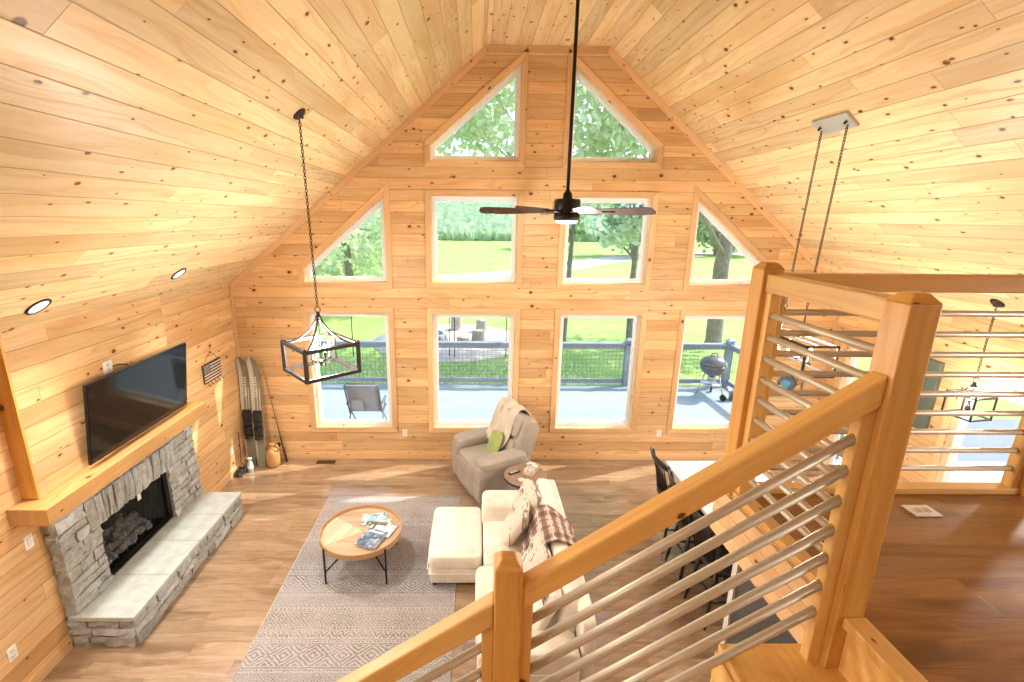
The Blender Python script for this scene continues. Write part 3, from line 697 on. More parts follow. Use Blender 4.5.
def make_ski(name, label, foot, top, roll):
    foot, top = V(foot), V(top); L = (top - foot).length
    o = thing(name, label, 'water ski', foot, 0, 'water skis leaning in the corner')
    d = (top - foot).normalized(); nrm = V((0, -1, 0)); nrm = (nrm - d * nrm.dot(d)).normalized(); sx = d.cross(nrm) * -1
    R = Matrix((sx, -nrm, d)).transposed()            # local x across, local -y = deck, local z along
    def P(x, y, z): return foot + R @ V((x, y, z))
    m = MB(); N = 26
    hw = lambda z: .078 * (min(1, .74 + z / L * .9)) * (math.sqrt(max(0, 1 - max(0, (z - L + .15) / .15) ** 2)) if z > L - .15 else 1)
    yo = lambda z: -.0 - (.10 * ((z - L * .8) / (L * .2)) ** 2 if z > L * .8 else 0)
    vs = []; fs = []
    for i in range(N + 1):
        z = L * i / N if i < N else L - .001
        h = max(.004, hw(z))
        for x, y in ((-h, yo(z)), (h, yo(z)), (h, yo(z) + .018), (-h, yo(z) + .018)): vs.append(P(x, y, z))
    for i in range(N):
        for k in range(4): fs.append((4 * i + k, 4 * i + (k + 1) % 4, 4 * i + 4 + (k + 1) % 4, 4 * i + 4 + k))
    fs += [(0, 1, 2, 3), (4 * N + 3, 4 * N + 2, 4 * N + 1, 4 * N)]
    m.add(vs, fs, d); b = m.build('ski_board', M['ski'], o, bevel=.003); flipfix(b)
    for k, z in enumerate((L * .46, L * .33)):        # bindings: overlay strap and plate
        m = MB(); m.prism([P(-.07, -.002, z - .10), P(.07, -.002, z - .10), P(.065, -.002, z + .10), P(-.065, -.002, z + .10)], R @ V((0, -.008, 0))); bp = m.build('binding', M['rubber'], o, bevel=.003)
        m = MB()
        m.grid(lambda u, v: P(.07 * math.cos(PI * u), -.006 - .07 * math.sin(PI * u) * (.55 + .45 * v), z - .06 + .12 * v), 12, 4); m.build('foot_strap', M['rubber'], bp)
        m = MB(); m.grid(lambda u, v: P(.06 * math.cos(PI * u), -.006 - .05 * math.sin(PI * u) - .01, z - .13 + .045 * v), 10, 2); m.build('heel_strap', M['rubber'], bp)
    m = MB(); m.prism([P(-.015, .018, .04), P(.015, .018, .04), P(.006, .018, .16), P(-.006, .018, .16)], R @ V((0, .02, 0))); m.build('fin', M['rubber'], o)
    m = MB(); rr = random.Random(5)
    for k in range(9):                                # worn lettering running down the deck
        z = L * .80 - k * .035; a = rr.uniform(.012, .026)
        m.prism([P(-.026, yo(z) - .0012, z), P(a, yo(z) - .0012, z), P(a, yo(z) - .0012, z + .010), P(-.026, yo(z) - .0012, z + .010)], R @ V((0, -.0006, 0)))
        m.prism([P(-.026, yo(z) - .0012, z), P(-.019, yo(z) - .0012, z), P(-.019, yo(z) - .0012, z + .026), P(-.026, yo(z) - .0012, z + .026)], R @ V((0, -.0006, 0)))
    m.build('lettering', M['letters'], o)
make_ski('water_ski', 'grey water ski nearest the corner, partly behind its twin', (-3.50, 6.78, .003), (-3.545, 6.965, 1.745), 0)
make_ski('water_ski', 'grey water ski in front of its twin, fully visible', (-3.315, 6.72, .003), (-3.375, 6.945, 1.755), 0)
# thin pole leaning on the wall, jug, spray bottle, strap
o = thing('fishing_rod', 'thin brown fishing rod leaning on the gable wall beside the water skis', 'fishing rod', (-3.07, 6.87, 0))
m = MB(); a, b = V((-3.00, 6.91, .0)), V((-3.27, 6.985, 1.62)); m.tube([a.lerp(b, .26), b], [.008, .003], 8); m.build('blank', plain('brown_rod', (.16, .07, .03), .35), o)
m = MB(); m.tube([a, a.lerp(b, .1), a.lerp(b, .16), a.lerp(b, .26)], [.014, .014, .011, .013], 10); m.build('grip', M['rubber'], o)
m = MB(); c0 = a.lerp(b, .19) + V((-.045, -.03, 0)); m.lathe(c0, [(.02, -.025), (.034, -.02), (.034, .02), (.02, .025)], 14, (1, 0, 0)); m.tube([c0 + V((.02, 0, 0)), a.lerp(b, .19)], .007, 6); m.build('reel', M['black'], o)
M['tan'] = plain('tan_stoneware', (.50, .28, .10), .5, 0, .15, 8)
o = thing('jug', 'tan jug on the floor between the water skis and the fishing rod', 'jug', (-3.15, 6.78, 0))
m = MB(); m.lathe((-3.15, 6.78, .0), [(.07, 0), (.098, .03), (.105, .12), (.10, .22), (.075, .28), (.04, .31), (.034, .35), (.044, .37), (.044, .385), (.03, .385)], 24); m.build('body', M['tan'], o)
m = MB(); m.tube([(-3.11, 6.78, .36), (-3.065, 6.76, .37), (-3.045, 6.75, .31), (-3.068, 6.76, .245)], .011, 8); m.build('handle', M['tan'], o)
o = thing('spray_bottle', 'white and pale blue spray bottle on the floor in front of the water skis', 'bottle', (-3.43, 6.60, 0))
m = MB(); m.lathe((-3.43, 6.60, 0), [(.036, 0), (.042, .01), (.042, .11), (.034, .15), (.016, .18), (.016, .20)], 18); m.build('body', plain('pale_blue_plastic', (.42, .60, .68), .35), o)
m = MB(); m.box((-3.452, 6.585, .20), (-3.40, 6.615, .232)); m.box((-3.475, 6.592, .215), (-3.45, 6.608, .229)); m.box((-3.445, 6.594, .165), (-3.436, 6.606, .20)); m.build('trigger_head', M['white_plastic'], o, bevel=.004)
m = MB(); m.lathe((-3.43, 6.60, .03), [(.0425, 0), (.0425, .075)], 18); m.build('label', M['white_plastic'], o)
o = thing('tow_rope', 'black ski tow rope heaped on the floor in the corner', 'rope', (-3.53, 6.52, 0))
m = MB(); pts = []
for k in range(60): a = k * .55; pts.append((-3.53 + (.055 + .012 * math.sin(k * 1.7)) * math.cos(a), 6.52 + (.09 + .02 * math.sin(k)) * math.sin(a), .012 + .0012 * k + .02 * abs(math.sin(k * .9))))
pts += [(-3.56, 6.60, .15), (-3.585, 6.66, .35), (-3.60, 6.70, .6)]
m.tube(pts, .007, 6); m.build('rope', M['rubber'], o)
m = MB(); m.tube([(-3.60, 6.44, .02), (-3.47, 6.40, .03)], .016, 10); m.build('handle', M['rubber'], o)
# ------------------------------------------------------------------ area rug
def rug_mat():
    t = NT('woven_rug'); u, v, _ = t.sep(t.coord('UV')); wv = t.n('ShaderNodeTexNoise'); t.l(t.coord('UV'), wv.inputs['Vector']); wv.inputs['Scale'].default_value = 34; ox, oy, _z = t.sep(wv.outputs['Color'])
    u = t.m('ADD', u, t.m('MULTIPLY', t.m('SUBTRACT', ox, .5), .05)); v = t.m('ADD', v, t.m('MULTIPLY', t.m('SUBTRACT', oy, .5), .022)); p = t.m('FRACT', t.m('DIVIDE', t.m('ADD', v, .13), .86))
    tri = lambda per: t.m('ABSOLUTE', t.m('SUBTRACT', t.m('MULTIPLY', t.m('FRACT', t.m('DIVIDE', u, per)), 2.0), 1.0))
    lt = lambda a, b: t.m('DIVIDE', t.m('SUBTRACT', p, a), b - a)
    inb = lambda a, b: t.m('MULTIPLY', t.m('GREATER_THAN', p, a), t.m('LESS_THAN', p, b))
    lines = lambda x, f, th=.5: t.m('GREATER_THAN', t.m('FRACT', t.m('MULTIPLY', x, f)), th)
    def dia(a, b, per, f, th=.5):
        y = t.m('ABSOLUTE', t.m('SUBTRACT', t.m('MULTIPLY', lt(a, b), 2.0), 1.0)); return t.m('MULTIPLY', inb(a, b), lines(t.m('ADD', y, tri(per)), f, th))
    def zig(a, b, per, f, th=.5): return t.m('MULTIPLY', inb(a, b), lines(t.m('ADD', lt(a, b), tri(per)), f, th))
    def dash(a, b, per): return t.m('MULTIPLY', inb(a, b), t.m('GREATER_THAN', tri(per), .45))
    parts = [dia(.0, .25, .26, 2.6), inb(.255, .268), dash(.28, .30, .035), inb(.31, .318), zig(.33, .42, .10, 1.4), inb(.43, .436), dash(.445, .475, .03), inb(.485, .495),
             dia(.50, .68, .15, 2.3, .45), inb(.69, .70), dash(.71, .735, .04), zig(.745, .80, .05, 1.2), inb(.81, .822), dia(.83, .93, .09, 1.9), dash(.945, .965, .03), inb(.975, .99)]
    s = parts[0]
    for q in parts[1:]: s = t.m('MAXIMUM', s, q)
    co = t.coord(); nz = t.noise(co, 140, 2); wear = t.noise(co, 3.5, 4)
    s = t.m('MULTIPLY', s, t.map(wear, .25, .7, .9, .45)); s = t.m('MULTIPLY', s, t.map(nz, .2, .6, .55, 1))
    tone = t.ramp(t.m('FRACT', t.m('DIVIDE', t.m('ADD', v, .13), 1.72)), [(0, (.43, .405, .395)), (.3, (.45, .405, .37)), (.6, (.42, .41, .42)), (.85, (.38, .355, .34)), (1, (.43, .405, .395))])
    c = t.mix(s, tone, (.11, .095, .095)); g = t.map(nz, .2, .8, .88, 1.1); c = t.mix(1.0, c, t.xyz(g, g, g), 'MULTIPLY')
    return t.bsdf(c, .95, normal=t.bump(nz, .003, .5))
RX0, RX1, RY0, RY1 = -2.025, -.195, 3.12, 5.905
m = MB(); m.box((RX0, RY0, 0), (RX1, RY1, .009), (1, 0, 0), tint=.5, jit=False); o = m.build('area_rug', rug_mat()); tag(o, 'grey and cream banded woven area rug on the plank floor', 'rug')
M['rugedge'] = fabric('rug_binding', (.55, .51, .47), (.46, .43, .40), 120)
m = MB()
for a, b in (((RX0, RY0), (RX0, RY1)), ((RX1, RY0), (RX1, RY1)), ((RX0, RY0), (RX1, RY0)), ((RX0, RY1), (RX1, RY1))): m.tube([(a[0], a[1], .006), (b[0], b[1], .006)], .006, 6)
m.build('binding', M['rugedge'], o)

# ------------------------------------------------------------------ coffee table
CT = V((-1.25, 4.59, 0)); cr = .445
T = thing('coffee_table', 'round wooden tray coffee table on black metal legs standing on the rug', 'coffee table', (CT.x, CT.y, .009))
M['tray'] = pine('tray_wood', (.56, .41, .27), (.44, .30, .18), (.47, .32, .19), w=.09, L=9, knots=0, rough=.45, seam=.15)
M['tray2'] = pine('tray_pale_wood', (.66, .56, .40), (.50, .40, .26), (.58, .48, .32), w=.06, L=9, knots=0, rough=.45, seam=.25); M['trayrim'] = pine('tray_rim', (.56, .35, .18), (.44, .25, .115), (.46, .26, .12), knots=0)
m = MB(); m.lathe(CT, [(cr - .006, .405), (cr - .006, .422), (0, .4221)], 56, grain=(1, 0, 0), smooth=False); m.build('tray', M['tray'], T)
m = MB(); m.lathe(CT, [(cr - .008, .400), (cr, .400), (cr + .002, .462), (cr - .012, .462), (cr - .014, .421)], 64, smooth=False); m.build('tray_rim', M['trayrim'], T)
m = MB(); P = [CT + V((.02, -.0, .4222))]
for k in range(13): a = 2.52 + (3.78 - 2.52) * k / 12; P.append(CT + V((math.cos(a) * (cr - .016), math.sin(a) * (cr - .016), .4222)))
m.prism(P, (0, 0, .0012), (.4, 1, 0)); m.build('tray_inlay', M['tray2'], T)
for sx, sy in ((-1, -1), (1, -1), (1, 1), (-1, 1)):
    m = MB(); x, y = CT.x + sx * .322, CT.y + sy * .315; m.box((x - .009, y - .009, .009), (x + .009, y + .009, .435), (0, 0, 1)); m.build('leg', M['black'], T, bevel=.002)
    m = MB(); m.beam((x, y, .15), (CT.x, CT.y, .385), .012, .012); m.build('brace', M['black'], T)
m = MB(); m.lathe(CT, [(.04, .375), (.04, .404)], 16); m.build('hub', M['black'], T)
# magazines and booklets on the tray
def cover(name, a, b, c_):
    t = NT(name); u, v, w_ = t.sep(t.coord()); n = t.noise(t.coord(), 9, 3, .6)
    c = t.mix(t.map(n, .4, .6), a, b); c = t.mix(t.m('GREATER_THAN', t.noise(t.coord(), 22, 1), .62), c, c_); return t.bsdf(c, .3)
M['paper'] = plain('paper_edges', (.78, .77, .73), .7)
def booklet(label, x, y, z, w, l, th, rz, cols):
    o = thing('magazine', label, 'magazine', (x, y, z), rz, 'magazines on the coffee table')
    m = MB(); m.box((-w / 2, -l / 2, 0), (w / 2, l / 2, th * .8)); m.build('pages', M['paper'], o, local=True)
    m = MB(); m.box((-w / 2 - .002, -l / 2 - .002, th * .8), (w / 2 + .002, l / 2 + .002, th)); m.build('cover', cover('cover_' + str(int(abs(x * 1000))), *cols), o, local=True)
    m = MB(); m.box((-w / 2 + .02, l / 2 - .055, th), (w / 2 - .04, l / 2 - .03, th + .0006)); m.build('title_band', M['paper'] if cols[0][0] < .3 else M['grey'], o, local=True)
booklet('teal magazine lying farthest back on the coffee table', -1.15, 4.80, .4298, .20, .27, .006, 1.75, ((.20, .48, .52), (.62, .74, .72), (.10, .18, .22)))
booklet('white and green leaflet under the other magazines on the coffee table', -1.075, 4.73, .4245, .19, .26, .005, 1.35, ((.66, .74, .68), (.40, .55, .42), (.20, .28, .22)))
booklet('pale aqua brochure with a white panel behind the dark magazine', -1.03, 4.60, .4362, .20, .28, .006, 1.25, ((.55, .74, .78), (.80, .84, .82), (.30, .55, .62)))
booklet('dark blue magazine lying nearest on the coffee table', -1.10, 4.435, .4425, .235, .29, .010, -.35, ((.07, .10, .16), (.20, .27, .35), (.42, .46, .50)))
booklet('small dark folder lying flat between the magazines', -1.10, 4.70, .4425, .05, .24, .005, 1.45, ((.12, .10, .08), (.22, .16, .10), (.3, .26, .2)))

# ------------------------------------------------------------------ cream sectional: sofa and its ottoman
M['cream_fabric'] = fabric('cream_chenille', (.84, .79, .70), (.78, .72, .62), 180); M['feet'] = plain('dark_wood_feet', (.05, .03, .02), .5)
def wedge_sag(k):
    return lambda p: V((p.x, p.y, p.z))
OT = thing('ottoman', 'cream upholstered storage ottoman in front of the sofa', 'ottoman', (-.19, 4.64, 0))
m = MB(); m.cushion((-.195, 4.645, .165), (.535, .865, .20), None, .09); m.build('base', M['cream_fabric'], OT)
m = MB(); m.box((-.475, 4.205, .178), (.085, 5.075, .186)); m.build('lid_seam', M['cream_fabric'], OT)
m = MB(); m.cushion((-.195, 4.645, .33), (.57, .905, .175), None, .2, .12, 16); m.build('cushion', M['cream_fabric'], OT)
m = MB(); m.tube([(-.483, 4.20, .262), (.082, 4.20, .262), (.082, 5.09, .262), (-.483, 5.09, .262)], .009, 6, closed=True); m.build('piping', M['cream_fabric'], OT)
for x in (-.42, .03):
    for y in (4.27, 5.02):
        m = MB(); m.lathe((x, y, .009), [(.02, 0), (.028, .06)], 12); m.build('foot', M['feet'], OT)
SX0, SX1, SY0, SY1 = .10, .98, 2.93, 5.10
SO = thing('sofa', 'cream fabric sofa with loose back cushions, seen past the stair handrail', 'sofa', (.5, 4.0, 0))
m = MB(); m.cushion((.50, 4.0, .165), (.80, 2.10, .23), None, .08); m.build('base', M['cream_fabric'], SO)
for i, (a, b, x0) in enumerate(((4.075, 4.80, .10), (3.17, 4.065, .015))):
    m = MB(); m.cushion(((x0 + .70) / 2, (a + b) / 2, .345), (.70 - x0, b - a, .19), None, .22, .14, 16); m.build('seat_cushion', M['cream_fabric'], SO)
m = MB(); m.cushion((.40, 4.945, .38), (.62, .36, .50), None, .22, .0, 16); m.build('armrest', M['cream_fabric'], SO)
m = MB(); m.cushion((.43, 3.01, .37), (.80, .27, .46), None, .22, .0, 16); m.build('armrest', M['cream_fabric'], SO)
m = MB(); m.cushion((.89, 4.0, .44), (.12, 2.14, .80), None, .16, 0, 16); m.build('back_frame', M['cream_fabric'], SO)
for a, b in ((4.10, 5.02), (3.12, 4.08)):
    m = MB(); m.cushion((.775, (a + b) / 2, .64), (.17, b - a, .50), roty(.14), .35, .0, 16); m.build('back_cushion', M['cream_fabric'], SO)
for x in (.10, .82):
    for y in (3.0, 5.0):
        m = MB(); m.lathe((x + .03, y, .0), [(.02, 0), (.028, .06)], 12); m.build('foot', M['feet'], SO)
m = MB(); m.box((.18, 2.866, .20), (.60, 2.874, .42)); m.build('side_pocket', M['cream_fabric'], SO, bevel=.003)
# printed throw pillows
def print_mat(name):
    t = NT(name); co = t.coord(); u, v, w_ = t.sep(co)
    c = t.mix(t.noise(co, 200, 2), (.74, .67, .57), (.68, .60, .49))
    s = t.m('GREATER_THAN', t.noise(t.xyz(t.m('MULTIPLY', u, 30.0), t.m('MULTIPLY', v, 10.0), w_), 1, 2), .56); b = t.m('GREATER_THAN', t.m('FRACT', t.m('MULTIPLY', u, 8.0)), .45)
    c = t.mix(t.m('MULTIPLY', t.m('MULTIPLY', s, b), .8), c, (.16, .10, .08)); return t.bsdf(c, .9)
M['print'] = print_mat('printed_pillow_cotton'); M['ink'] = plain('dark_brown_print', (.07, .045, .035), .8)
def pillow(label, c, size, rz, tilt, lean=0, mat='print'):
    o = thing('throw_pillow', label, 'pillow', c, rz, 'printed throw pillows on the sofa')
    m = MB(); R = roty(tilt) @ rotx(lean)
    def sg(p):
        fx, fy = abs(p.x / size / .5), abs(p.y / size / .5); k = 1 - .10 * (fx * (1 - fy) ** 2 + fy * (1 - fx) ** 2)
        return V((p.x * k, p.y * k, p.z * (1 - .55 * max(fx, fy) ** 3)))
    m.cushion((0, 0, 0), (size, size, .17), R, .42, 0, 16, sg); m.build('cover', M[mat], o, local=True); return o, R
p1, _ = pillow('cream pillow with dark brown printing, farthest along the sofa back', (.58, 4.70, .70), .46, .1, -1.12, .12)
p2, _ = pillow('cream pillow with brown leaf printing, leaning in front of the farthest pillow', (.45, 4.42, .665), .44, -.2, -1.02, .05)
p3, R3 = pillow('cream pillow lettered KE, leaning at the near end of the sofa', (.585, 3.33, .70), .46, .04, -1.12, 0, 'cream_fabric')
tc = bpy.data.curves.new('lettering', 'FONT'); tc.body = 'KE'; tc.size = .12; tc.extrude = .001; tc.align_x = 'CENTER'
tmp = bpy.data.objects.new('tmp', tc); C.objects.link(tmp); dg = bpy.context.evaluated_depsgraph_get(); tme = bpy.data.meshes.new_from_object(tmp.evaluated_get(dg)); bpy.data.objects.remove(tmp); tme.materials.clear(); tme.materials.append(M['ink'])
lo = bpy.data.objects.new('lettering', tme); C.objects.link(lo); lo.parent = p3; lo.matrix_basis = R3 @ Matrix.Translation((.085, -.125, .080)) @ rotz(-PI / 2)
p5, _ = pillow('cream pillow with dark stripe printing, just nearer than the plaid throw', (.58, 3.80, .69), .44, .0, -1.12, 0)
for (c0, nm, R_, P_) in ((p3, 'printed_mark', R3, ((-.10, .10), (-.02, .11), (.11, -.02))), (p5, 'printed_mark', R3, ((-.05, .05), (.07, -.08), (.02, .12)))):
    for (x, y) in P_:
        m = MB(); m.cushion((0, 0, 0), (.09, .022, .004), None, .9, 0, 8); q = m.build(nm, M['ink'], c0, local=True); q.matrix_basis = R_ @ Matrix.Translation((x, y, .083 - .35 * (x * x + y * y))) @ rotz(.3)
# plaid throw over the sofa back
def plaid():
    t = NT('plaid_throw_weave'); u, v, _ = t.sep(t.coord('UV'))
    a = t.m('FRACT', t.m('MULTIPLY', u, 6.5)); b = t.m('FRACT', t.m('MULTIPLY', v, 6.5)); n = t.noise(t.coord(), 90, 2)
    c = t.mix(t.m('GREATER_THAN', a, .55), (.62, .50, .42), (.30, .18, .14)); c = t.mix(t.m('MULTIPLY', t.m('GREATER_THAN', b, .55), .65), c, (.14, .075, .06))
    c = t.mix(t.m('MULTIPLY', t.m('LESS_THAN', t.m('ABSOLUTE', t.m('SUBTRACT', a, .3)), .06), .8), c, (.76, .68, .60)); f = t.map(n, .2, .8, .8, 1.2); c = t.mix(1.0, c, t.xyz(f, f, f), 'MULTIPLY')
    return t.bsdf(c, .95, normal=t.bump(n, .004, .6))
pr = [(.50, .47), (.55, .60), (.60, .76), (.66, .895), (.75, .94), (.83, .92), (.89, .89), (.955, .855), (.985, .74), (.99, .60), (.995, .48)]
def along(pr, u):
    f = u * (len(pr) - 1); i = min(int(f), len(pr) - 2); k = f - i; return pr[i][0] * (1 - k) + pr[i + 1][0] * k, pr[i][1] * (1 - k) + pr[i + 1][1] * k
def throw_pt(u, v):
    x, z = along(pr, u); w_ = .50 + .10 * math.sin(u * 7); y = 4.02 + (v - .5) * w_ + .05 * math.sin(u * 5 + 1)
    r = .010 * math.sin(v * 24 + u * 3) + .012 * math.sin(v * 11 + u * 9); return V((x + r * (1 if u > .6 else -1) * abs(u - .45) * 2, y, z + r + .012))
m = MB(); m.grid(throw_pt, 40, 40); o = m.build('plaid_throw', plaid()); uvl = o.data.uv_layers['UVMap'].data
for p in o.data.polygons:
    for li in p.loop_indices: vi = o.data.loops[li].vertex_index; uvl[li].uv = ((vi % 41) / 40 * 1.3, (vi // 41) / 40 * .75)
s_ = o.modifiers.new('cloth', 'SOLIDIFY'); s_.thickness = .012
tag(o, 'brown and cream plaid throw draped over the sofa back', 'blanket')
FR = random.Random(8)
m = MB()
for k in range(46):
    v = k / 45; p = throw_pt(.0, v); m.tube([p, p + V((-.01, FR.uniform(-.012, .012), -.03)), p + V((-.014, FR.uniform(-.02, .02), -.06))], .003, 5)
m.build('fringe', M['print'], o)

# ------------------------------------------------------------------ grey recliner with throw and green cushion
M['grey_fab'] = fabric('taupe_microsuede', (.43, .375, .31), (.34, .295, .24), 150, .82); M['white_fleece'] = fabric('cream_fleece', (.66, .575, .47), (.56, .475, .38), 90, .95, .004)
ang = math.atan2(-.41, -.91); RC = V((.27, 6.29, 0))
RE = thing('recliner', 'taupe microsuede recliner armchair standing before the gable windows', 'armchair', RC, ang)
RE.matrix_basis = RE.matrix_basis @ Matrix.Diagonal((1.06, 1.12, 1.03, 1))
def rb(name, c, d, rot=None, e=.25, puff=0, par=None, mat='grey_fab', n=16):
    m = MB(); m.cushion(c, d, rot, e, puff, n); return m.build(name, M[mat], par or RE, local=True)
rb('base', (-.02, 0, .16), (.74, .82, .24), None, .1)
rb('footrest', (.375, 0, .24), (.12, .54, .40), None, .22)
rb('seat', (.12, 0, .41), (.60, .54, .20), None, .22, .15)
for s in (-1, 1):
    a = rb('armrest', (.06, s * .355, .30), (.74, .20, .54), None, .2); rb('arm_pad', (.07, s * .355, .575), (.68, .235, .15), roty(.04), .4, .1, a)
b = rb('backrest', (-.30, 0, .66), (.26, .60, .78), roty(-.30), .25)
rb('lumbar_pad', (-.185, 0, .60), (.18, .55, .30), roty(-.28), .35, 0, b); rb('head_pad', (-.29, 0, .92), (.20, .57, .32), roty(-.30), .38, 0, b)
for s in (-1, 1): rb('wing', (-.31, s * .295, .70), (.24, .09, .66), roty(-.30), .4, 0, b)
rb('back_shell', (-.40, 0, .58), (.10, .62, .74), roty(-.30), .2)
FW = RE.matrix_basis
prr = [(-.06, .56), (-.10, .66), (-.14, .78), (-.19, .92), (-.26, 1.05), (-.34, 1.10), (-.43, 1.085), (-.50, 1.0), (-.505, .92)]
def fleece(u, v):
    x, z = along(prr, u); y = -.10 + (v - .5) * (.50 - .10 * u) + .06 * u; r = .016 * math.sin(v * 15 + u * 4) + .012 * math.sin(v * 7 - u * 8); return FW @ V((x + .012 + r * .7, y + .04 * math.sin(u * 6), z + .02 + r))
m = MB(); m.grid(fleece, 36, 30); o = m.build('fleece_throw', M['white_fleece']); s_ = o.modifiers.new('cloth', 'SOLIDIFY'); s_.thickness = .022
tag(o, 'cream fleece throw draped over the recliner back', 'blanket')
M['green'] = fabric('sage_green_cotton', (.36, .42, .145), (.29, .345, .11), 130, .9)
o = thing('cushion', 'sage green cushion propped in the recliner seat', 'cushion', FW @ V((.0, .03, .64)), ang - .2)
m = MB(); m.cushion((0, 0, 0), (.38, .38, .14), roty(1.12) @ rotz(.25), .45, 0, 14, lambda p: V((p.x, p.y, p.z * (1 - .6 * max(abs(p.x), abs(p.y)) / .19)))); m.build('cover', M['green'], o, local=True)

# ------------------------------------------------------------------ side table with tissue box, remote
ST_ = V((.665, 5.52, 0)); M['walnut'] = pine('greyed_table_top', (.42, .29, .20), (.31, .20, .125), (.33, .21, .13), w=.10, L=4, knots=0)
T2 = thing('side_table', 'small round wooden side table between recliner and sofa', 'side table', ST_)
m = MB(); m.lathe(ST_, [(.26, .545), (.282, .55), (.282, .578), (.275, .582), (0, .5821)], 48, grain=(1, 0, 0), smooth=False); m.build('table_top', M['walnut'], T2)
m = MB(); m.lathe(ST_, [(.284, .548), (.286, .552), (.286, .572), (.283, .576)], 48); m.build('edge_band', M['bronze'], T2)
m = MB(); m.lathe(ST_, [(.17, 0), (.17, .015), (.04, .04), (.032, .10), (.032, .48), (.09, .545)], 24); m.build('pedestal', M['bronze'], T2)
o = thing('tissue_box', 'white tissue box on the side table with a tissue pulled up', 'tissue box', (.745, 5.60, .582), -.5)
m = MB(); m.box((-.06, -.115, 0), (.06, .115, .075)); m.build('box', plain('floral_carton', (.66, .55, .42), .6, 0, .5, 40), o, local=True, bevel=.003)
m = MB(); m.grid(lambda u, v: ((u - .5) * .16 * (1 - .5 * v) + .02 * math.sin(v * 9 + u * 5), .02 * math.sin(u * 12 + v * 4), .072 + .075 * v * (1 - .5 * abs(u - .5))), 16, 8); q = m.build('tissue', M['white_plastic'], o, local=True); q.modifiers.new('t', 'SOLIDIFY').thickness = .002
o = thing('remote_control', 'black remote control lying on the side table', 'remote', (.52, 5.57, .582), -1.0)
m = MB(); m.box((-.024, -.08, 0), (.024, .08, .018)); m.build('case', M['black'], o, local=True, bevel=.005)
m = MB()
for a in range(3):
    for b_ in range(7): m.box((-.018 + a * .013, -.06 + b_ * .018, .018), (-.008 + a * .013, -.05 + b_ * .018, .0195))
m.build('buttons', M['cream'], o, local=True)
o = thing('coaster', 'pale coaster on the side table in front of the tissue box', 'coaster', (.60, 5.40, .582))
m = MB(); m.lathe((0, 0, 0), [(.045, 0), (.045, .006), (.04, .007), (.038, .005), (0, .005)], 24); m.build('disc', M['cream'], o, local=True)

# ------------------------------------------------------------------ counter island and black windsor stools
M['counter'] = plain('white_quartz_counter', (.66, .71, .74), .12, 0, .05, 6)
IS = thing('kitchen_island', 'kitchen island with glossy white counter and dark base beyond the railing', 'island', (2.95, 4.45, 0))
m = MB(); m.box((2.70, 3.64, .10), (3.42, 5.26, .87), (0, 0, 1)); m.box((2.75, 3.70, 0), (3.37, 5.2, .10)); m.build('base_cabinet', M['darkwood'], IS, bevel=.004)
m = MB(); m.box((2.365, 3.60, .87), (3.46, 5.31, .91)); m.build('countertop', M['counter'], IS, bevel=.006)
for k in range(3):
    m = MB(); a = 3.68 + k * .525; m.box((2.688, a, .16), (2.70, a + .49, .82)); m.build('panel', M['darkwood'], IS, bevel=.003)
def spindle(a, b, r=.008, n=7, m=None):
    a, b = V(a), V(b); m.tube([a, a.lerp(b, .35), a.lerp(b, .65), b], [r * .75, r * 1.25, r * 1.1, r * .7], n)
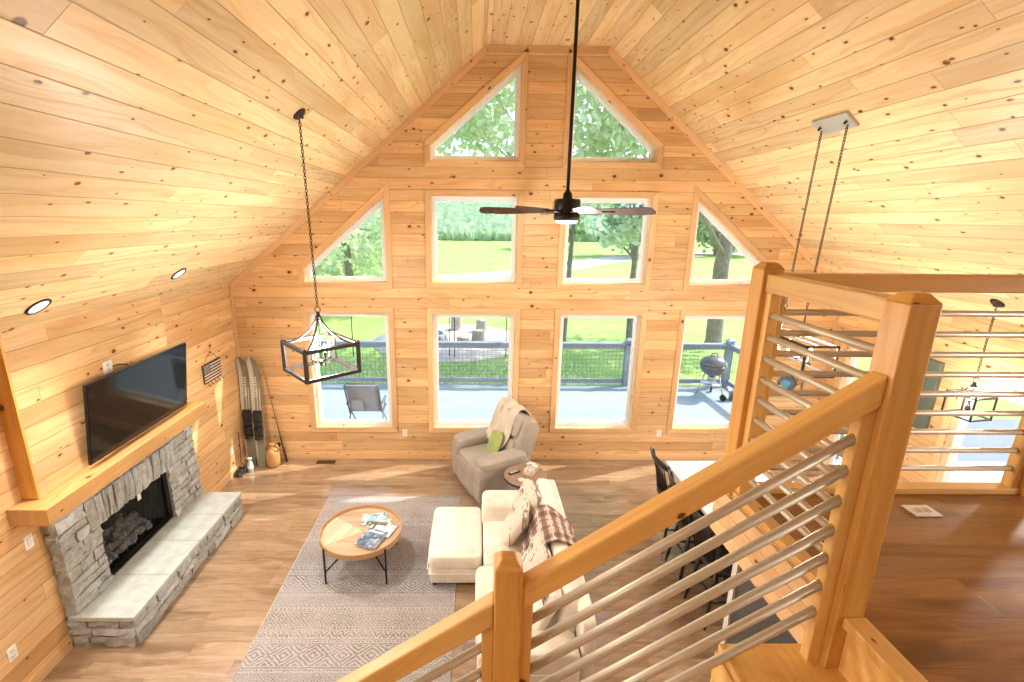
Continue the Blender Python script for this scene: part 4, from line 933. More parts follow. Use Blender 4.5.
def windsor(label, x, y, rz, sh=.63, bh=.50, name='bar_stool', cat='stool', group='black windsor stools at the island', hoop=False):
    o = thing(name, label, cat, (x, y, 0), rz, group)
    m = MB(); m.cushion((0, 0, sh), (.42, .44, .055), None, .55, 0, 12, lambda p: V((p.x, p.y, p.z - .012 * (1 - (p.x / .21) ** 2) * (1 - (p.y / .22) ** 2)))); m.build('seat', M['darkwood'], o, local=True)
    F = {}
    for sx in (-1, 1):
        for sy in (-1, 1):
            m = MB(); a = V((sx * .13, sy * .13, sh - .01)); b = V((sx * .205, sy * .20, 0)); F[sx, sy] = (a, b)
            m.tube([a, a.lerp(b, .3), a.lerp(b, .45), a.lerp(b, .8), b], [.014, .021, .015, .019, .011], 10); m.build('leg', M['darkwood'], o, local=True)
    at = lambda k, f: F[k][0].lerp(F[k][1], f)
    for i, (k1, k2, f) in enumerate((((-1, -1), (-1, 1), .45), ((1, -1), (1, 1), .66), ((-1, -1), (1, -1), .55), ((-1, 1), (1, 1), .55))):
        m = MB(); a, b = at(k1, f), at(k2, f); m.tube([a, a.lerp(b, .5), b], [.008, .014, .008], 8); m.build('stretcher', M['darkwood'], o, local=True)
    zt = sh + bh; m = MB()
    if hoop:
        pts = [V((-.16 - .10 * math.sin(a) , .21 * math.cos(a), sh + .02 + bh * math.sin(a))) for a in [PI * k / 20 for k in range(21)]]; m.tube(pts, .011, 9); m.build('back_hoop', M['darkwood'], o, local=True)
        for k in range(7):
            yy = -.15 + .05 * k; m = MB(); spindle((-.155, yy * .9, sh + .02), (-.16 - .10 * math.sqrt(1 - (yy / .21) ** 2), yy, sh + .02 + bh * math.sqrt(1 - (yy / .21) ** 2)), m=m); m.build('spindle', M['darkwood'], o, local=True)
    else:
        for s in (-1, 1):
            m = MB(); m.tube([(-.16, s * .185, sh + .01), (-.19, s * .20, sh + bh * .5), (-.255, s * .215, zt)], [.015, .018, .012], 9); m.build('back_post', M['darkwood'], o, local=True)
        m = MB(); cp = [V((-.25 - .045 * (1 - (k / 8 - 1) ** 2), -.235 + .47 * k / 16, zt - .01)) for k in range(17)]
        m.grid(lambda u, v: (-.25 - .05 * (1 - (2 * u - 1) ** 2) - .02 * v, -.24 + .48 * u, zt - .055 + .085 * v * (1 - .25 * (2 * u - 1) ** 2)), 18, 4); q = m.build('crest_rail', M['darkwood'], o, local=True); q.modifiers.new('t', 'SOLIDIFY').thickness = .018
        for k in range(6):
            yy = -.135 + .054 * k; m = MB(); spindle((-.165, yy * .9, sh + .015), (-.285 + .3 * yy * yy, yy, zt - .04), m=m); m.build('spindle', M['darkwood'], o, local=True)
    return o
windsor('black windsor stool at the far end of the island, nearest the gable wall', 2.42, 4.99, .04)
windsor('black windsor stool second from the gable wall, mostly behind the stair handrail', 2.41, 4.44, -.03)
windsor('black windsor stool nearest the loft, at the near end of the island', 2.41, 3.90, .05)
windsor('black hoop back dining chair by the right side window', 4.86, 4.38, 2.6, .45, .54, 'dining_chair', 'chair', None, True)
# ------------------------------------------------------------------ hanging fixtures
def chain_mesh(m, a, b, link=.034, r=.0036, w=.0095):
    a, b = V(a), V(b); L = (b - a).length; n = max(2, int(L / (link * .78))); d = (b - a) / n; st = d.normalized(); ref = V((1, 0, 0)) if abs(st.x) < .8 else V((0, 1, 0))
    u = (ref - st * ref.dot(st)).normalized(); v = st.cross(u); h = link / 2
    for i in range(n):
        c = a + d * (i + .5); s = u if i % 2 else v; pts = []
        for k in range(10):
            t = 2 * PI * k / 10; pts.append(c + s * (w * math.cos(t)) + st * (h * math.sin(t)))
        m.tube(pts, r, 5, closed=True)
def light(name, typ, loc, power, col=(1, .95, .87), size=.05, rot=None, par=None, spot=None):
    l = bpy.data.lights.new(name, typ); l.energy = power; l.color = col
    if typ == 'AREA': l.shape = 'DISK'; l.size = size
    else: l.shadow_soft_size = size
    if spot: l.spot_size = spot; l.spot_blend = .6
    o = bpy.data.objects.new(name, l); C.objects.link(o); o.location = loc
    if rot is not None: o.rotation_mode = 'QUATERNION'; o.rotation_quaternion = rot
    return o
LAMP = dict(chand=75, linear=90, pend=18, fan=35, can=90)
def candle(par, c, glow=True, sleeve=None):
    m = MB(); m.lathe(c, [(.008, -.075), (.022, -.07), (.022, -.064), (.0115, -.062), (.0115, 0), (.009, .004)], 12); m.build('candle_socket', sleeve or M['black'], par)
    m = MB(); m.lathe(V(c) + V((0, 0, .004)), [(.009, 0), (.017, .02), (.019, .035), (.014, .058), (.005, .08), (.001, .088)], 12); m.build('bulb', M['bulb'], par)
def lantern(name, label, ceil_pt, slope, top, zc_ring, side, zt, zb, rot, nb, mat, power, mult=1):
    """square open-frame lantern: canopy, chain, ring, swooping arms, box frame, candle cluster"""
    x, y = top
    o = thing(name, label, 'pendant light' if nb == 1 else 'chandelier', (x, y, zb))
    nrm = V((-slope * SL, 0, -1)).normalized()              # into the room
    m = MB(); m.lathe(ceil_pt, [(.062, 0), (.064, .006), (.05, .022), (.015, .032), (.008, .05)], 20, nrm); m.build('canopy', mat, o)
    m = MB(); chain_mesh(m, V(ceil_pt) + V((0, 0, -.045)), (x, y, zc_ring + .03)); m.build('chain', mat, o)
    m = MB(); m.tube([V((x, y, zc_ring)) + V((.026 * math.cos(a), 0, .026 * math.sin(a))) for a in [2 * PI * k / 16 for k in range(16)]], .0045, 6, closed=True)
    m.lathe((x, y, zc_ring - .075), [(.004, .05), (.016, .045), (.018, .02), (.03, .012), (.03, 0), (.01, -.012)], 14); m.build('loop', mat, o)
    h = side / math.sqrt(2); cs = [V((x + h * math.cos(rot + k * PI / 2), y + h * math.sin(rot + k * PI / 2), 0)) for k in range(4)]; b = .032 * mult
    m = MB()
    for k in range(4):
        p, q = cs[k], cs[(k + 1) % 4]
        for z in (zt, zb): m.beam(p + V((0, 0, z)), q + V((0, 0, z)), b, b)
        up = (V((x, y, 0)) - p); m.beam(p + V((0, 0, zb - b / 2)), p + V((0, 0, zt + b / 2)), b, b, up=up)
        m.lathe(p + V((0, 0, zt + b / 2)), [(b * .45, 0), (b * .3, .008), (b * .45, .014), (0, .022)], 8)
    m.build('frame', mat, o)
    for k in range(4):
        m = MB(); A = V((x, y, zc_ring - .08)); B = cs[k] + V((0, 0, zt)); H_ = A.z - B.z; pts = []
        for i in range(13):
            f = i / 12; r = f ** 1.6 if True else f; pts.append(V((A.x + (B.x - A.x) * (.06 + .94 * f ** 1.25), A.y + (B.y - A.y) * (.06 + .94 * f ** 1.25), B.z + H_ * (1 - f) ** 1.9)))
        m.tube(pts, .010 * mult, 6); m.build('arm', mat, o)
    m = MB(); m.tube([(x, y, zc_ring - .08), (x, y, zb + .10)], .005, 8); hub = V((x, y, zb + .075)); m.lathe(hub, [(.006, .03), (.022, .02), (.026, 0), (.014, -.018), (.006, -.03), (0, -.034)], 14)
    if nb > 1:
        for k in range(nb):
            a = rot + PI / 4 + 2 * PI * k / nb; e = hub + V((math.cos(a) * side * .17, math.sin(a) * side * .17, .05)); m.tube([hub, hub.lerp(e, .5) + V((0, 0, -.035)), V((e.x, e.y, hub.z - .01)), e], .005, 6)
    m.build('stem', mat, o)
    if nb > 1:
        for k in range(nb):
            a = rot + PI / 4 + 2 * PI * k / nb; candle(o, hub + V((math.cos(a) * side * .17, math.sin(a) * side * .17, .115)))
    else: candle(o, hub + V((0, 0, .10)))
    light(name + '_glow', 'POINT', hub + V((0, 0, .20)), power, size=.07)
    return o
lantern('lantern_chandelier', 'black open square lantern chandelier hanging on a chain from the left ceiling slope', (-1.495, 4.36, ceil_z(-1.495)), -1, (-1.48, 4.40), 2.955, .515, 2.632, 2.363, PI / 2 - .05, 4, M['bronze'], LAMP['chand'])
px_, py_ = 5.27, 4.68
lantern('hanging_lantern', 'small bronze lantern pendant hanging before the right side window', (px_, py_, ceil_z(px_)), 1, (px_, py_), 2.20, .27, 2.04, 1.80, .95, 1, M['bronze'], LAMP['pend'], .5)
# linear chandelier over the island: two chains from a rectangular canopy
LC = thing('linear_chandelier', 'long black rectangular frame chandelier hung on two chains from the right ceiling slope', 'chandelier', (3.29, 4.76, 2.3))
cx, cy = 3.31, 4.71; ct = V((1, 0, -SL)).normalized(); cn = V((-SL, 0, -1)).normalized(); cc = V((cx, cy, ceil_z(cx)))
m = MB(); P = [cc + ct * (sx * .085) + V((0, sy * .225, 0)) for sx, sy in ((-1, -1), (1, -1), (1, 1), (-1, 1))]; m.prism(P, cn * .026); m.build('canopy', plain('satin_canopy', (.50, .53, .52), .35, .4, .03), LC, bevel=.003)
for s in (-1, 1):
    yc = 4.775 + s * .165; m = MB(); m.lathe(V((cx, yc - .06, ceil_z(cx))) + cn * .026, [(.012, 0), (.012, .02), (.006, .03)], 10, cn)
    chain_mesh(m, V((cx, yc - .06, ceil_z(cx) - .05)), (3.29, yc, 2.96)); m.build('chain', M['bronze'], LC)
    m = MB(); m.tube([V((3.29, yc, 2.935)) + V((.022 * math.cos(a), 0, .022 * math.sin(a))) for a in [2 * PI * k / 14 for k in range(14)]], .004, 6, closed=True); m.tube([(3.29, yc, 2.915), (3.29, yc, 2.655)], .006, 8); m.build('stem', M['bronze'], LC)
lx0, lx1, ly0, ly1, lz0, lz1 = 3.135, 3.44, 4.30, 5.24, 2.355, 2.650; b = .02
m = MB()
for z in (lz0, lz1):
    for x in (lx0, lx1): m.beam((x, ly0 - b / 2, z), (x, ly1 + b / 2, z), b, b)
    for y in (ly0, ly1): m.beam((lx0, y, z), (lx1, y, z), b, b)
for x in (lx0, lx1):
    for y in (ly0, ly1): m.beam((x, y, lz0), (x, y, lz1), b, b, up=(1, 0, 0))
m.beam((3.29, ly0, lz1), (3.29, ly1, lz1), .016, .016); m.build('frame', M['bronze'], LC)
m = MB(); m.tube([(3.29, 4.42, 2.44), (3.29, 5.12, 2.44)], .008, 8)
for s in (-1, 1): m.tube([(3.29, 4.775 + s * .165, 2.655), (3.29, 4.775 + s * .165, 2.44)], .006, 8)
m.build('candle_bar', M['bronze'], LC)
M['silver'] = plain('silver_candle_sleeve', (.6, .6, .6), .25, .9)
for k in range(5): candle(LC, (3.29, 4.45 + k * .16, 2.525), True, M['silver'])
light('linear_glow', 'POINT', (3.29, 4.6, 2.56), LAMP['linear'] / 2, size=.08); light('linear_glow', 'POINT', (3.29, 4.95, 2.56), LAMP['linear'] / 2, size=.08)
# ceiling fan on a long downrod
FX, FYY, FZ = XC, 5.083, 3.885
F = thing('ceiling_fan', 'large dark ceiling fan on a long downrod in the middle of the room', 'ceiling fan', (FX, FYY, FZ))
m = MB(); m.tube([(FX, FYY, FZ + .12), (FX, FYY, ZP - .04)], .018, 12); m.build('downrod', M['black'], F)
m = MB(); m.lathe((FX, FYY, ZP), [(.075, 0), (.075, -.03), (.05, -.07), (.02, -.09)], 20); m.build('canopy', M['black'], F)
m = MB(); m.lathe((FX, FYY, FZ), [(.02, .20), (.045, .165), (.05, .12), (.125, .112), (.135, .095), (.135, .0), (.12, -.012), (.12, -.03), (.133, -.035), (.133, -.085), (.12, -.10)], 36); m.build('motor', M['black'], F)
m = MB(); m.lathe((FX, FYY, FZ - .10), [(.118, 0), (.112, -.022), (.07, -.035), (0, -.038)], 30); m.build('light_lens', M['can'], F)
M['blade'] = plain('weathered_brown_blade', (.13, .095, .085), .5, 0, .15, 8)
for k in range(8):
    a = PI + .12 + k * 2 * PI / 8; Rk = Matrix.Translation((FX, FYY, FZ - .012)) @ rotz(a)
    m = MB(); Q = lambda *p: Rk @ V(p)
    m.tube([Q(.12, 0, 0), Q(.25, 0, .005), Q(.52, 0, .0)], [.013, .011, .009], 8); m.lathe(Q(.40, 0, .004), [(.014, -.012), (.016, 0), (.014, .012)], 10); br = m.build('blade_iron', M['black'], F)
    m = MB(); out = [(.30, -.045), (.60, -.068), (.84, -.078), (.895, -.06), (.915, 0), (.905, .05), (.86, .07), (.60, .06), (.30, .04)]; pt = math.radians(26)
    P = [Q(x, y * math.cos(pt), .0 - y * math.sin(pt)) for x, y in out]; m.prism(P, Rk.to_3x3() @ V((0, 0, .007))); m.build('blade', M['blade'], F, bevel=.002)
light('fan_glow', 'POINT', (FX, FYY, FZ - .22), LAMP['fan'], size=.09)
# recessed downlights in the slopes
def can_light(x, y, side, label, pw=None):
    n = V((-side * SL, 0, -1)).normalized(); p = V((x, y, ceil_z(x)))
    o = thing('recessed_light', label, 'ceiling light', p, 0, 'recessed ceiling lights')
    m = MB(); m.lathe(p - n * .002, [(.092, 0), (.092, .010), (.074, .012), (.072, .004)], 30, n); m.build('trim_ring', M['bronze'], o)
    m = MB(); m.lathe(p, [(.073, 0), (.073, .006), (0, .0061)], 24, n); m.build('lens', M['can'], o)
    light('can_glow', 'SPOT', p + n * .05, pw or LAMP['can'], (1, .95, .88), .07, n.to_track_quat('-Z', 'Y'), spot=2.6)
can_light(-3.275, 3.545, -1, 'round recessed downlight at the left picture edge above the chimney breast'); can_light(-3.20, 5.17, -1, 'round recessed downlight over the wall between television and water skis')
for y in (1.9, .2): can_light(-3.24, y, -1, 'added unseen recessed downlight farther back along the left ceiling slope')  # unseen downlights added to brighten the room from the left
for y in (3.5, 1.9, .2): can_light(5.1, y, 1, 'added out-of-view recessed downlight along the right ceiling slope')  # added out of view as extra light from the right slope
for x in (-1.6, 3.4):
    for y in (-.8, -2.4): can_light(x, y, -1 if x < XC else 1, 'added fill downlight behind the camera, in the ceiling over the loft', 25)  # weak lamps added behind the camera as interior fill
# decor on the far right walls
o = thing('wall_plaque', 'round dark plaque with a blue centre on the gable wall behind the rails', 'wall decor', (4.90, D, 1.32))
m = MB(); m.lathe((4.90, D, 1.32), [(.15, 0), (.15, .015), (.12, .028), (.0, .03)], 30, (0, -1, 0)); m.build('plate', plain('dark_blue_grey_glaze', (.09, .10, .13), .35, 0, .4, 14), o)
m = MB(); m.lathe((4.87, D - .029, 1.32), [(.085, 0), (.075, .008), (0, .010)], 24, (0, -1, 0)); m.build('medallion', plain('sky_blue_glaze', (.10, .36, .55), .25, 0, .3, 20), o)
m = MB()
for k in range(3): m.tube([(5.06, D - .004, 1.40 - .05 * k), (5.12, D - .02, 1.46 - .06 * k), (5.17, D - .015, 1.36 - .06 * k), (5.13, D - .01, 1.28 - .03 * k)], .004, 6)
m.tube([(5.06, D - .003, 1.42), (5.06, D - .003, 1.28)], .005, 6); m.build('wire_scroll', M['bronze'], o)
o = thing('wall_hanging', 'tall sage green panel on the right side wall beside the window', 'wall decor', (XR, 5.36, 1.31))
m = MB(); m.box((XR - .055, 5.255, 1.335), (XR, 5.47, 2.215), (0, 0, 1)); m.build('panel', plain('sage_green_paint', (.10, .125, .095), .5, 0, .1, 4), o, bevel=.01)
# floor register by the gable wall
o = thing('floor_vent', 'brown floor register under the leftmost lower window', 'vent', (-2.37, 6.90, 0))
m = MB(); m.box((-2.52, 6.84, 0), (-2.22, 6.95, .004)); m.build('plate', plain('brown_register', (.14, .085, .05), .45, .4), o, bevel=.0015)
m = MB()
for k in range(18): m.box((-2.505 + k * .0158, 6.853, .004), (-2.498 + k * .0158, 6.937, .006))
m.build('louvre', M['bronze'], o)
# ------------------------------------------------------------------ outside: deck, yard, trees
def leaf_mat(name, a, b):
    t = NT(name); tn = t.attr(); c = t.mix(tn, a, b); d = t.n('ShaderNodeBsdfDiffuse'); t.l(c, d.inputs[0]); r = t.n('ShaderNodeBsdfTranslucent'); t.l(c, r.inputs[0])
    mx = t.n('ShaderNodeMixShader'); mx.inputs[0].default_value = .4; t.l(d.outputs[0], mx.inputs[1]); t.l(r.outputs[0], mx.inputs[2]); t.l(mx.outputs[0], t.out.inputs[0]); return t.mat
M['leaf'] = leaf_mat('tree_leaves', (.52, .66, .46), (.74, .80, .54)); M['leaf2'] = leaf_mat('far_leaves', (.30, .46, .32), (.46, .58, .36)); M['corn'] = leaf_mat('corn_leaves', (.46, .62, .40), (.64, .76, .52))
def bark():
    t = NT('tree_bark'); u, v, _ = t.sep(t.coord('UV')); n = t.noise(t.xyz(t.m('MULTIPLY', u, 5.0), t.m('MULTIPLY', v, 22.0), 0), 1, 5, .7); c = t.ramp(n, [(.3, (.12, .10, .085)), (.6, (.33, .29, .25)), (.8, (.42, .38, .33))]); return t.bsdf(c, .9, normal=t.bump(n, .03, .8))
M['bark'] = bark()
def deck_mat():
    t = NT('deck_boards_weathered'); u, v, _ = t.sep(t.coord('UV')); vi = t.m('DIVIDE', v, .14); row = t.m('FLOOR', vi); fr = t.m('FRACT', vi); r = t.white(t.xyz(row, 2, 0)); n = t.noise(t.xyz(t.m('MULTIPLY', u, 2.0), t.m('MULTIPLY', v, 40.0), 0), 1, 4)
    c = t.mix(t.map(n, .3, .7), (.25, .335, .37), (.33, .41, .44)); g = t.map(r, 0, 1, .88, 1.1); c = t.mix(1.0, c, t.xyz(g, g, g), 'MULTIPLY'); c = t.mix(t.map(fr, 0, .12, .9, 0), c, (.10, .13, .14)); return t.bsdf(c, .6)
M['deck'] = deck_mat(); M['deckrail'] = plain('grey_deck_paint', (.25, .29, .35), .5, 0, .08, 8)
ZD, DY = -.12, 10.96
m = MB(); m.box((-7.0, D + .19, ZD - .14), (6.35, DY, ZD), (1, 0, 0), tint=.5, jit=False); m.box((XR + .19, -3.0, ZD - .14), (9.0, D + .19, ZD), (0, 1, 0), tint=.5, jit=False); struct(m, 'floor_deck', M['deck'], 'weathered blue grey deck outside the gable windows', 'deck')
DR = thing('deck_railing', 'grey deck railing with wire mesh panels along the edge of the deck', 'railing', (0, DY, ZD))
def drail(a, b, posts):
    a, b = V(a), V(b); d = (b - a).normalized()
    m = MB(); m.beam(a + V((0, 0, 1.045)), b + V((0, 0, 1.045)), .15, .04); m.beam(a + V((0, 0, .97)), b + V((0, 0, .97)), .04, .11); m.build('top_rail', M['deckrail'], DR, bevel=.005)
    m = MB(); m.beam(a + V((0, 0, .11)), b + V((0, 0, .11)), .045, .10); m.build('bottom_rail', M['deckrail'], DR, bevel=.005)
    m = MB(); L = (b - a).length; k = 0
    while k * .1 < L: m.tube([a + d * (k * .1) + V((0, 0, .15)), a + d * (k * .1) + V((0, 0, .93))], .0022, 4); k += 1
    for z in range(1, 8): m.tube([a + V((0, 0, .15 + z * .1)), b + V((0, 0, .15 + z * .1))], .0022, 4)
    m.build('wire_mesh', M['bronze'], DR)
    for f in posts:
        p = a + d * f; m = MB(); m.box((p.x - .075, p.y - .075, ZD), (p.x + .075, p.y + .075, ZD + 1.12), (0, 0, 1)); q = m.build('post', M['deckrail'], DR, bevel=.006)
        m = MB(); m.box((p.x - .095, p.y - .095, ZD + 1.12), (p.x + .095, p.y + .095, ZD + 1.145)); m.obox((p.x, p.y, ZD + 1.165), (.16, .16, .05), taper=.3); m.build('post_cap', M['deckrail'], q, bevel=.004)
drail((-7.0, DY, ZD), (6.15, DY, ZD), (.1, 2.4, 5.42, 10.68, 13.12)); drail((6.15, DY, ZD), (6.15, 7.3, ZD), (1.8, 3.6))
# kettle grill
G = V((5.40, 10.22, ZD)); GR = thing('kettle_grill', 'dark kettle grill on three legs standing on the deck by the railing', 'grill', G)
M['enamel'] = plain('grey_black_enamel', (.10, .11, .125), .18, 0, .05, 10, Specular_IOR_Level=.7); M['alu'] = plain('aluminium_tube', (.6, .6, .6), .35, .9)
m = MB(); r = .285; m.lathe(G + V((0, 0, .76)), [(r * math.sin(a), -r * .92 * math.cos(a)) for a in [PI / 2 * k / 10 for k in range(11)]], 32); m.lathe(G + V((0, 0, .76)), [(r, -.012), (r + .008, -.006), (r + .008, .006), (r, .01)], 32); m.build('bowl', M['enamel'], GR)
m = MB(); m.lathe(G + V((0, 0, .77)), [(r * math.cos(a), r * .74 * math.sin(a)) for a in [PI / 2 * k / 10 for k in range(11)]], 32); ld = m.build('lid', M['enamel'], GR)
m = MB(); c = G + V((0, 0, .985)); m.tube([c + V((-.07, 0, -.015)), c + V((-.06, 0, .045)), c + V((.06, 0, .045)), c + V((.07, 0, -.015))], .012, 8); m.build('lid_handle', M['black'], ld)
m = MB(); m.lathe(G + V((.12, -.08, .945)), [(.03, 0), (.03, .012), (0, .013)], 12); m.build('lid_vent', M['alu'], ld)
for k in range(3):
    a = -PI / 2 + k * 2 * PI / 3 + .5; u = V((math.cos(a), math.sin(a), 0)); m = MB(); m.tube([G + u * .17 + V((0, 0, .56)), G + u * .33 + V((0, 0, .02 if k else .07))], .014, 8); m.build('leg', M['alu'], GR)
    if k < 2:
        m = MB(); m.lathe(G + u * .335 + V((0, 0, .075)) - u.cross(V((0, 0, 1))) * .02, [(.03, 0), (.075, .004), (.075, .036), (.03, .04)], 18, u.cross(V((0, 0, 1)))); m.build('wheel', M['black'], GR)
m = MB(); m.lathe(G + V((0, 0, .30)), [(.20, 0), (.205, .012), (0, .013)], 20); m.lathe(G + V((0, 0, .38)), [(.085, .0), (.095, .10), (.09, .11)], 16); m.build('ash_catcher', M['alu'], GR)
o = thing('bucket', 'small grey bucket on the deck beside the kettle grill', 'bucket', (5.83, 10.02, ZD)); m = MB(); m.lathe((5.83, 10.02, ZD), [(.08, 0), (.11, .22), (.115, .225), (.105, .22), (.075, .02), (0, .02)], 18); m.build('pail', M['alu'], o)
# sling lounge chair on the deck, facing the window
LCX, LCY = -2.02, 8.35; LO = thing('deck_chair', 'folding sling chair with blue grey mesh on the deck outside the leftmost lower window', 'chair', (LCX, LCY, ZD))
M['sling'] = fabric('blue_grey_sling', (.20, .22, .28), (.27, .29, .36), 200); m = MB(); w2 = .30
def L_(x, y, z): return V((LCX + x, LCY + y, ZD + z))
fr_ = [(-w2, .30, .42), (-w2, -.10, .40), (-w2, -.38, 1.02), (-w2 * .85, -.40, 1.07), (w2 * .85, -.40, 1.07), (w2, -.38, 1.02), (w2, -.10, .40), (w2, .30, .42)]
m.tube([L_(*p) for p in fr_], .016, 8); m.build('frame', M['enamel'], LO)
m = MB(); m.grid(lambda u, v: L_((u - .5) * .56, .28 - .38 * min(1, v * 2) - .27 * max(0, v * 2 - 1), .42 - .03 * math.sin(PI * min(1, v * 2)) + .60 * max(0, v * 2 - 1)), 6, 16); q = m.build('sling', M['sling'], LO); q.modifiers.new('t', 'SOLIDIFY').thickness = .006
for s in (-1, 1):
    m = MB(); m.tube([L_(s * w2, .36, 0), L_(s * w2, -.22, .60)], .013, 8); m.tube([L_(s * w2 * 1.02, -.42, 0), L_(s * w2 * 1.02, .22, .60)], .013, 8); m.build('leg', M['enamel'], LO)
    m = MB(); m.cushion(L_(s * w2 * 1.05, .0, .615), (.05, .46, .03), None, .4, 0, 8); m.build('armrest', M['enamel'], LO)
m = MB(); m.cushion(L_(-.12, -.22, .60), (.22, .10, .26), rotx(.38), .5, 0, 8); m.build('head_cushion', plain('grey_headrest', (.30, .32, .36), .8), LO)
# ground, drive, field
def lawn_mat():
    t = NT('mown_lawn'); co = t.coord(); n = t.noise(co, .6, 5, .6); n2 = t.noise(co, 14, 3)
    c = t.mix(t.map(n, .35, .7), (.24, .41, .09), (.33, .48, .13)); f = t.map(n2, .25, .75, .8, 1.15); c = t.mix(1.0, c, t.xyz(f, f, f), 'MULTIPLY'); return t.bsdf(c, .95)
ZG = -.80
m = MB(); gx = [-140, -60, -30, -12, 0, 12, 30, 60, 140]; gy = [-40, 0, 12, 25, 45, 70, 95, 120, 150, 260]
gz = lambda y: ZG if y < 88 else ZG + (min(y, 150) - 88) * .118 + max(0, y - 150) * .005
m.add([(x, y, gz(y)) for y in gy for x in gx], [(j * 9 + i, j * 9 + i + 1, (j + 1) * 9 + i + 1, (j + 1) * 9 + i) for j in range(len(gy) - 1) for i in range(8)], (1, 0, 0), smooth=True); struct(m, 'ground_lawn', lawn_mat(), 'bright mown lawn beyond the deck', 'lawn')
M['gravel'] = plain('pale_gravel', (.66, .60, .52), .95, 0, .15, 6)
def strip(pts, w, name, label, zoff=.02):
    m = MB(); n = len(pts); vs = []
    for i in range(n):
        a = V((*pts[max(0, i - 1)], 0)); b = V((*pts[min(n - 1, i + 1)], 0)); d = (b - a).normalized(); s = V((d.y, -d.x, 0)); ww = w[i] if isinstance(w, list) else w
        p = V((*pts[i], 0)); z = gz(p.y) + zoff
        for k in (-1, 1): q = p + s * ww / 2 * k; vs.append((q.x, q.y, z))
    m.add(vs, [(2 * i, 2 * i + 1, 2 * i + 3, 2 * i + 2) for i in range(n - 1)], (1, 0, 0)); return struct(m, name, M['gravel'], label, 'drive')
strip([(-60, 86), (-20, 85), (5, 83), (18, 76), (30, 70), (60, 62)], 4.5, 'path_field', 'pale gravel lane in front of the cornfield')
strip([(-4, 37.5), (2, 40.5), (8, 46), (13, 53), (19, 60), (30, 66)], [2.6, 3.2, 3.8, 4.2, 5, 5], 'path_drive', 'pale gravel drive curving across the lawn')
m = MB(); m.box((9.2, 1.0, ZG - .1), (80, 10.5, ZG + .03)); m.box((15, 10.5, ZG - .1), (80, 17, ZG + .03)); struct(m, 'path_pad', plain('pale_concrete', (.17, .22, .27), .9, 0, .06, 2), 'pale concrete pad beside the house', 'pad')
# cornfield: dense rows of leaf blades (uncountable)
rc = random.Random(11); m = MB()
def blades(m, n, fx, fy, fz, sx, sz, rr):
    for k in range(n):
        x, y = fx(), fy(); z = gz(y) + fz(y); a = rr.random() * 6.28; l = sz * rr.uniform(.6, 1.2); d = V((math.cos(a) * sx, math.sin(a) * sx * .5, 0)); t_ = V((rr.uniform(-.4, .4), rr.uniform(-.3, .3), l))
        p = V((x, y, z)); m.add([p - d, p + d, p + d + t_, p - d + t_], [(0, 1, 2, 3)], jit=False)
blades(m, 9000, lambda: rc.uniform(-55, 40), lambda: 89 + rc.random() ** 1.6 * 62, lambda y: rc.uniform(.0, 1.2), .55, 1.5, rc)
o = m.build('corn_crop', M['corn']); tag(o, 'tall green corn crop filling the field beyond the gravel lane', 'corn', None, 'stuff')
m = MB(); pts = []
hill = lambda x: 18.5 + 1.5 * math.sin(x * .012 + 1) + 1 * math.sin(x * .031)
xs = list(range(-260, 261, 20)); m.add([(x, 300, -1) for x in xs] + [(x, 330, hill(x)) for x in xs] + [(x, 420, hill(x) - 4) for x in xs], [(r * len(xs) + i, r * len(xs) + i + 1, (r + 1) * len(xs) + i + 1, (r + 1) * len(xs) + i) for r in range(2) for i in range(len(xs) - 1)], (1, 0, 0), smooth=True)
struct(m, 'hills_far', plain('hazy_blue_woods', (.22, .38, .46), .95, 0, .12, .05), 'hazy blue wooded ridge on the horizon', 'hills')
# fire pit and stump seats on the lawn
M['pit'] = plain('grey_pit_stone', (.36, .37, .40), .85, 0, .2, 5); M['stump'] = plain('cut_stump_wood', (.40, .35, .29), .85, 0, .25, 8)
m = MB(); m.lathe((-1.0, 17.8, ZG), [(2.9, 0), (2.9, .03), (0, .035)], 28); struct(m, 'path_pit', M['gravel'], 'pale gravel circle around the fire pit', 'gravel')
o = thing('fire_pit', 'round stone fire pit on a gravel circle in the yard', 'fire pit', (-1.75, 17.4, ZG)); m = MB()
for k in range(14):
    a = 2 * PI * k / 14
    for z in (0, 1): m.obox((-1.75 + .62 * math.cos(a + z * .22), 17.4 + .62 * math.sin(a + z * .22), ZG + .13 + z * .19), (.2, .26, .18), rotz(a + z * .22))
m.build('ring_stone', M['pit'], o, bevel=.02)
for i, (x, y, h, lb) in enumerate(((-.80, 19.6, .62, 'tall grey stump seat beyond the fire pit'), (.25, 19.3, .52, 'pale stump seat right of the fire pit'), (.10, 17.2, .55, 'light stump seat nearest the deck railing'), (-.45, 17.0, .36, 'low dark stump seat in front of the fire pit'))):
    o = thing('stump_seat', lb, 'stump', (x, y, ZG), 0, 'stump seats around the fire pit'); m = MB(); m.lathe((x, y, ZG), [(.27, 0), (.24, .12), (.23, h - .02), (.215, h)], 16, smooth=False); m.build('trunk_log', M['stump'], o); m = MB(); m.lathe((x, y, ZG + h), [(.20, 0), (.20, .004), (0, .005)], 16); m.build('cut_face', plain('stump_face', (.55, .47, .36), .9), o)
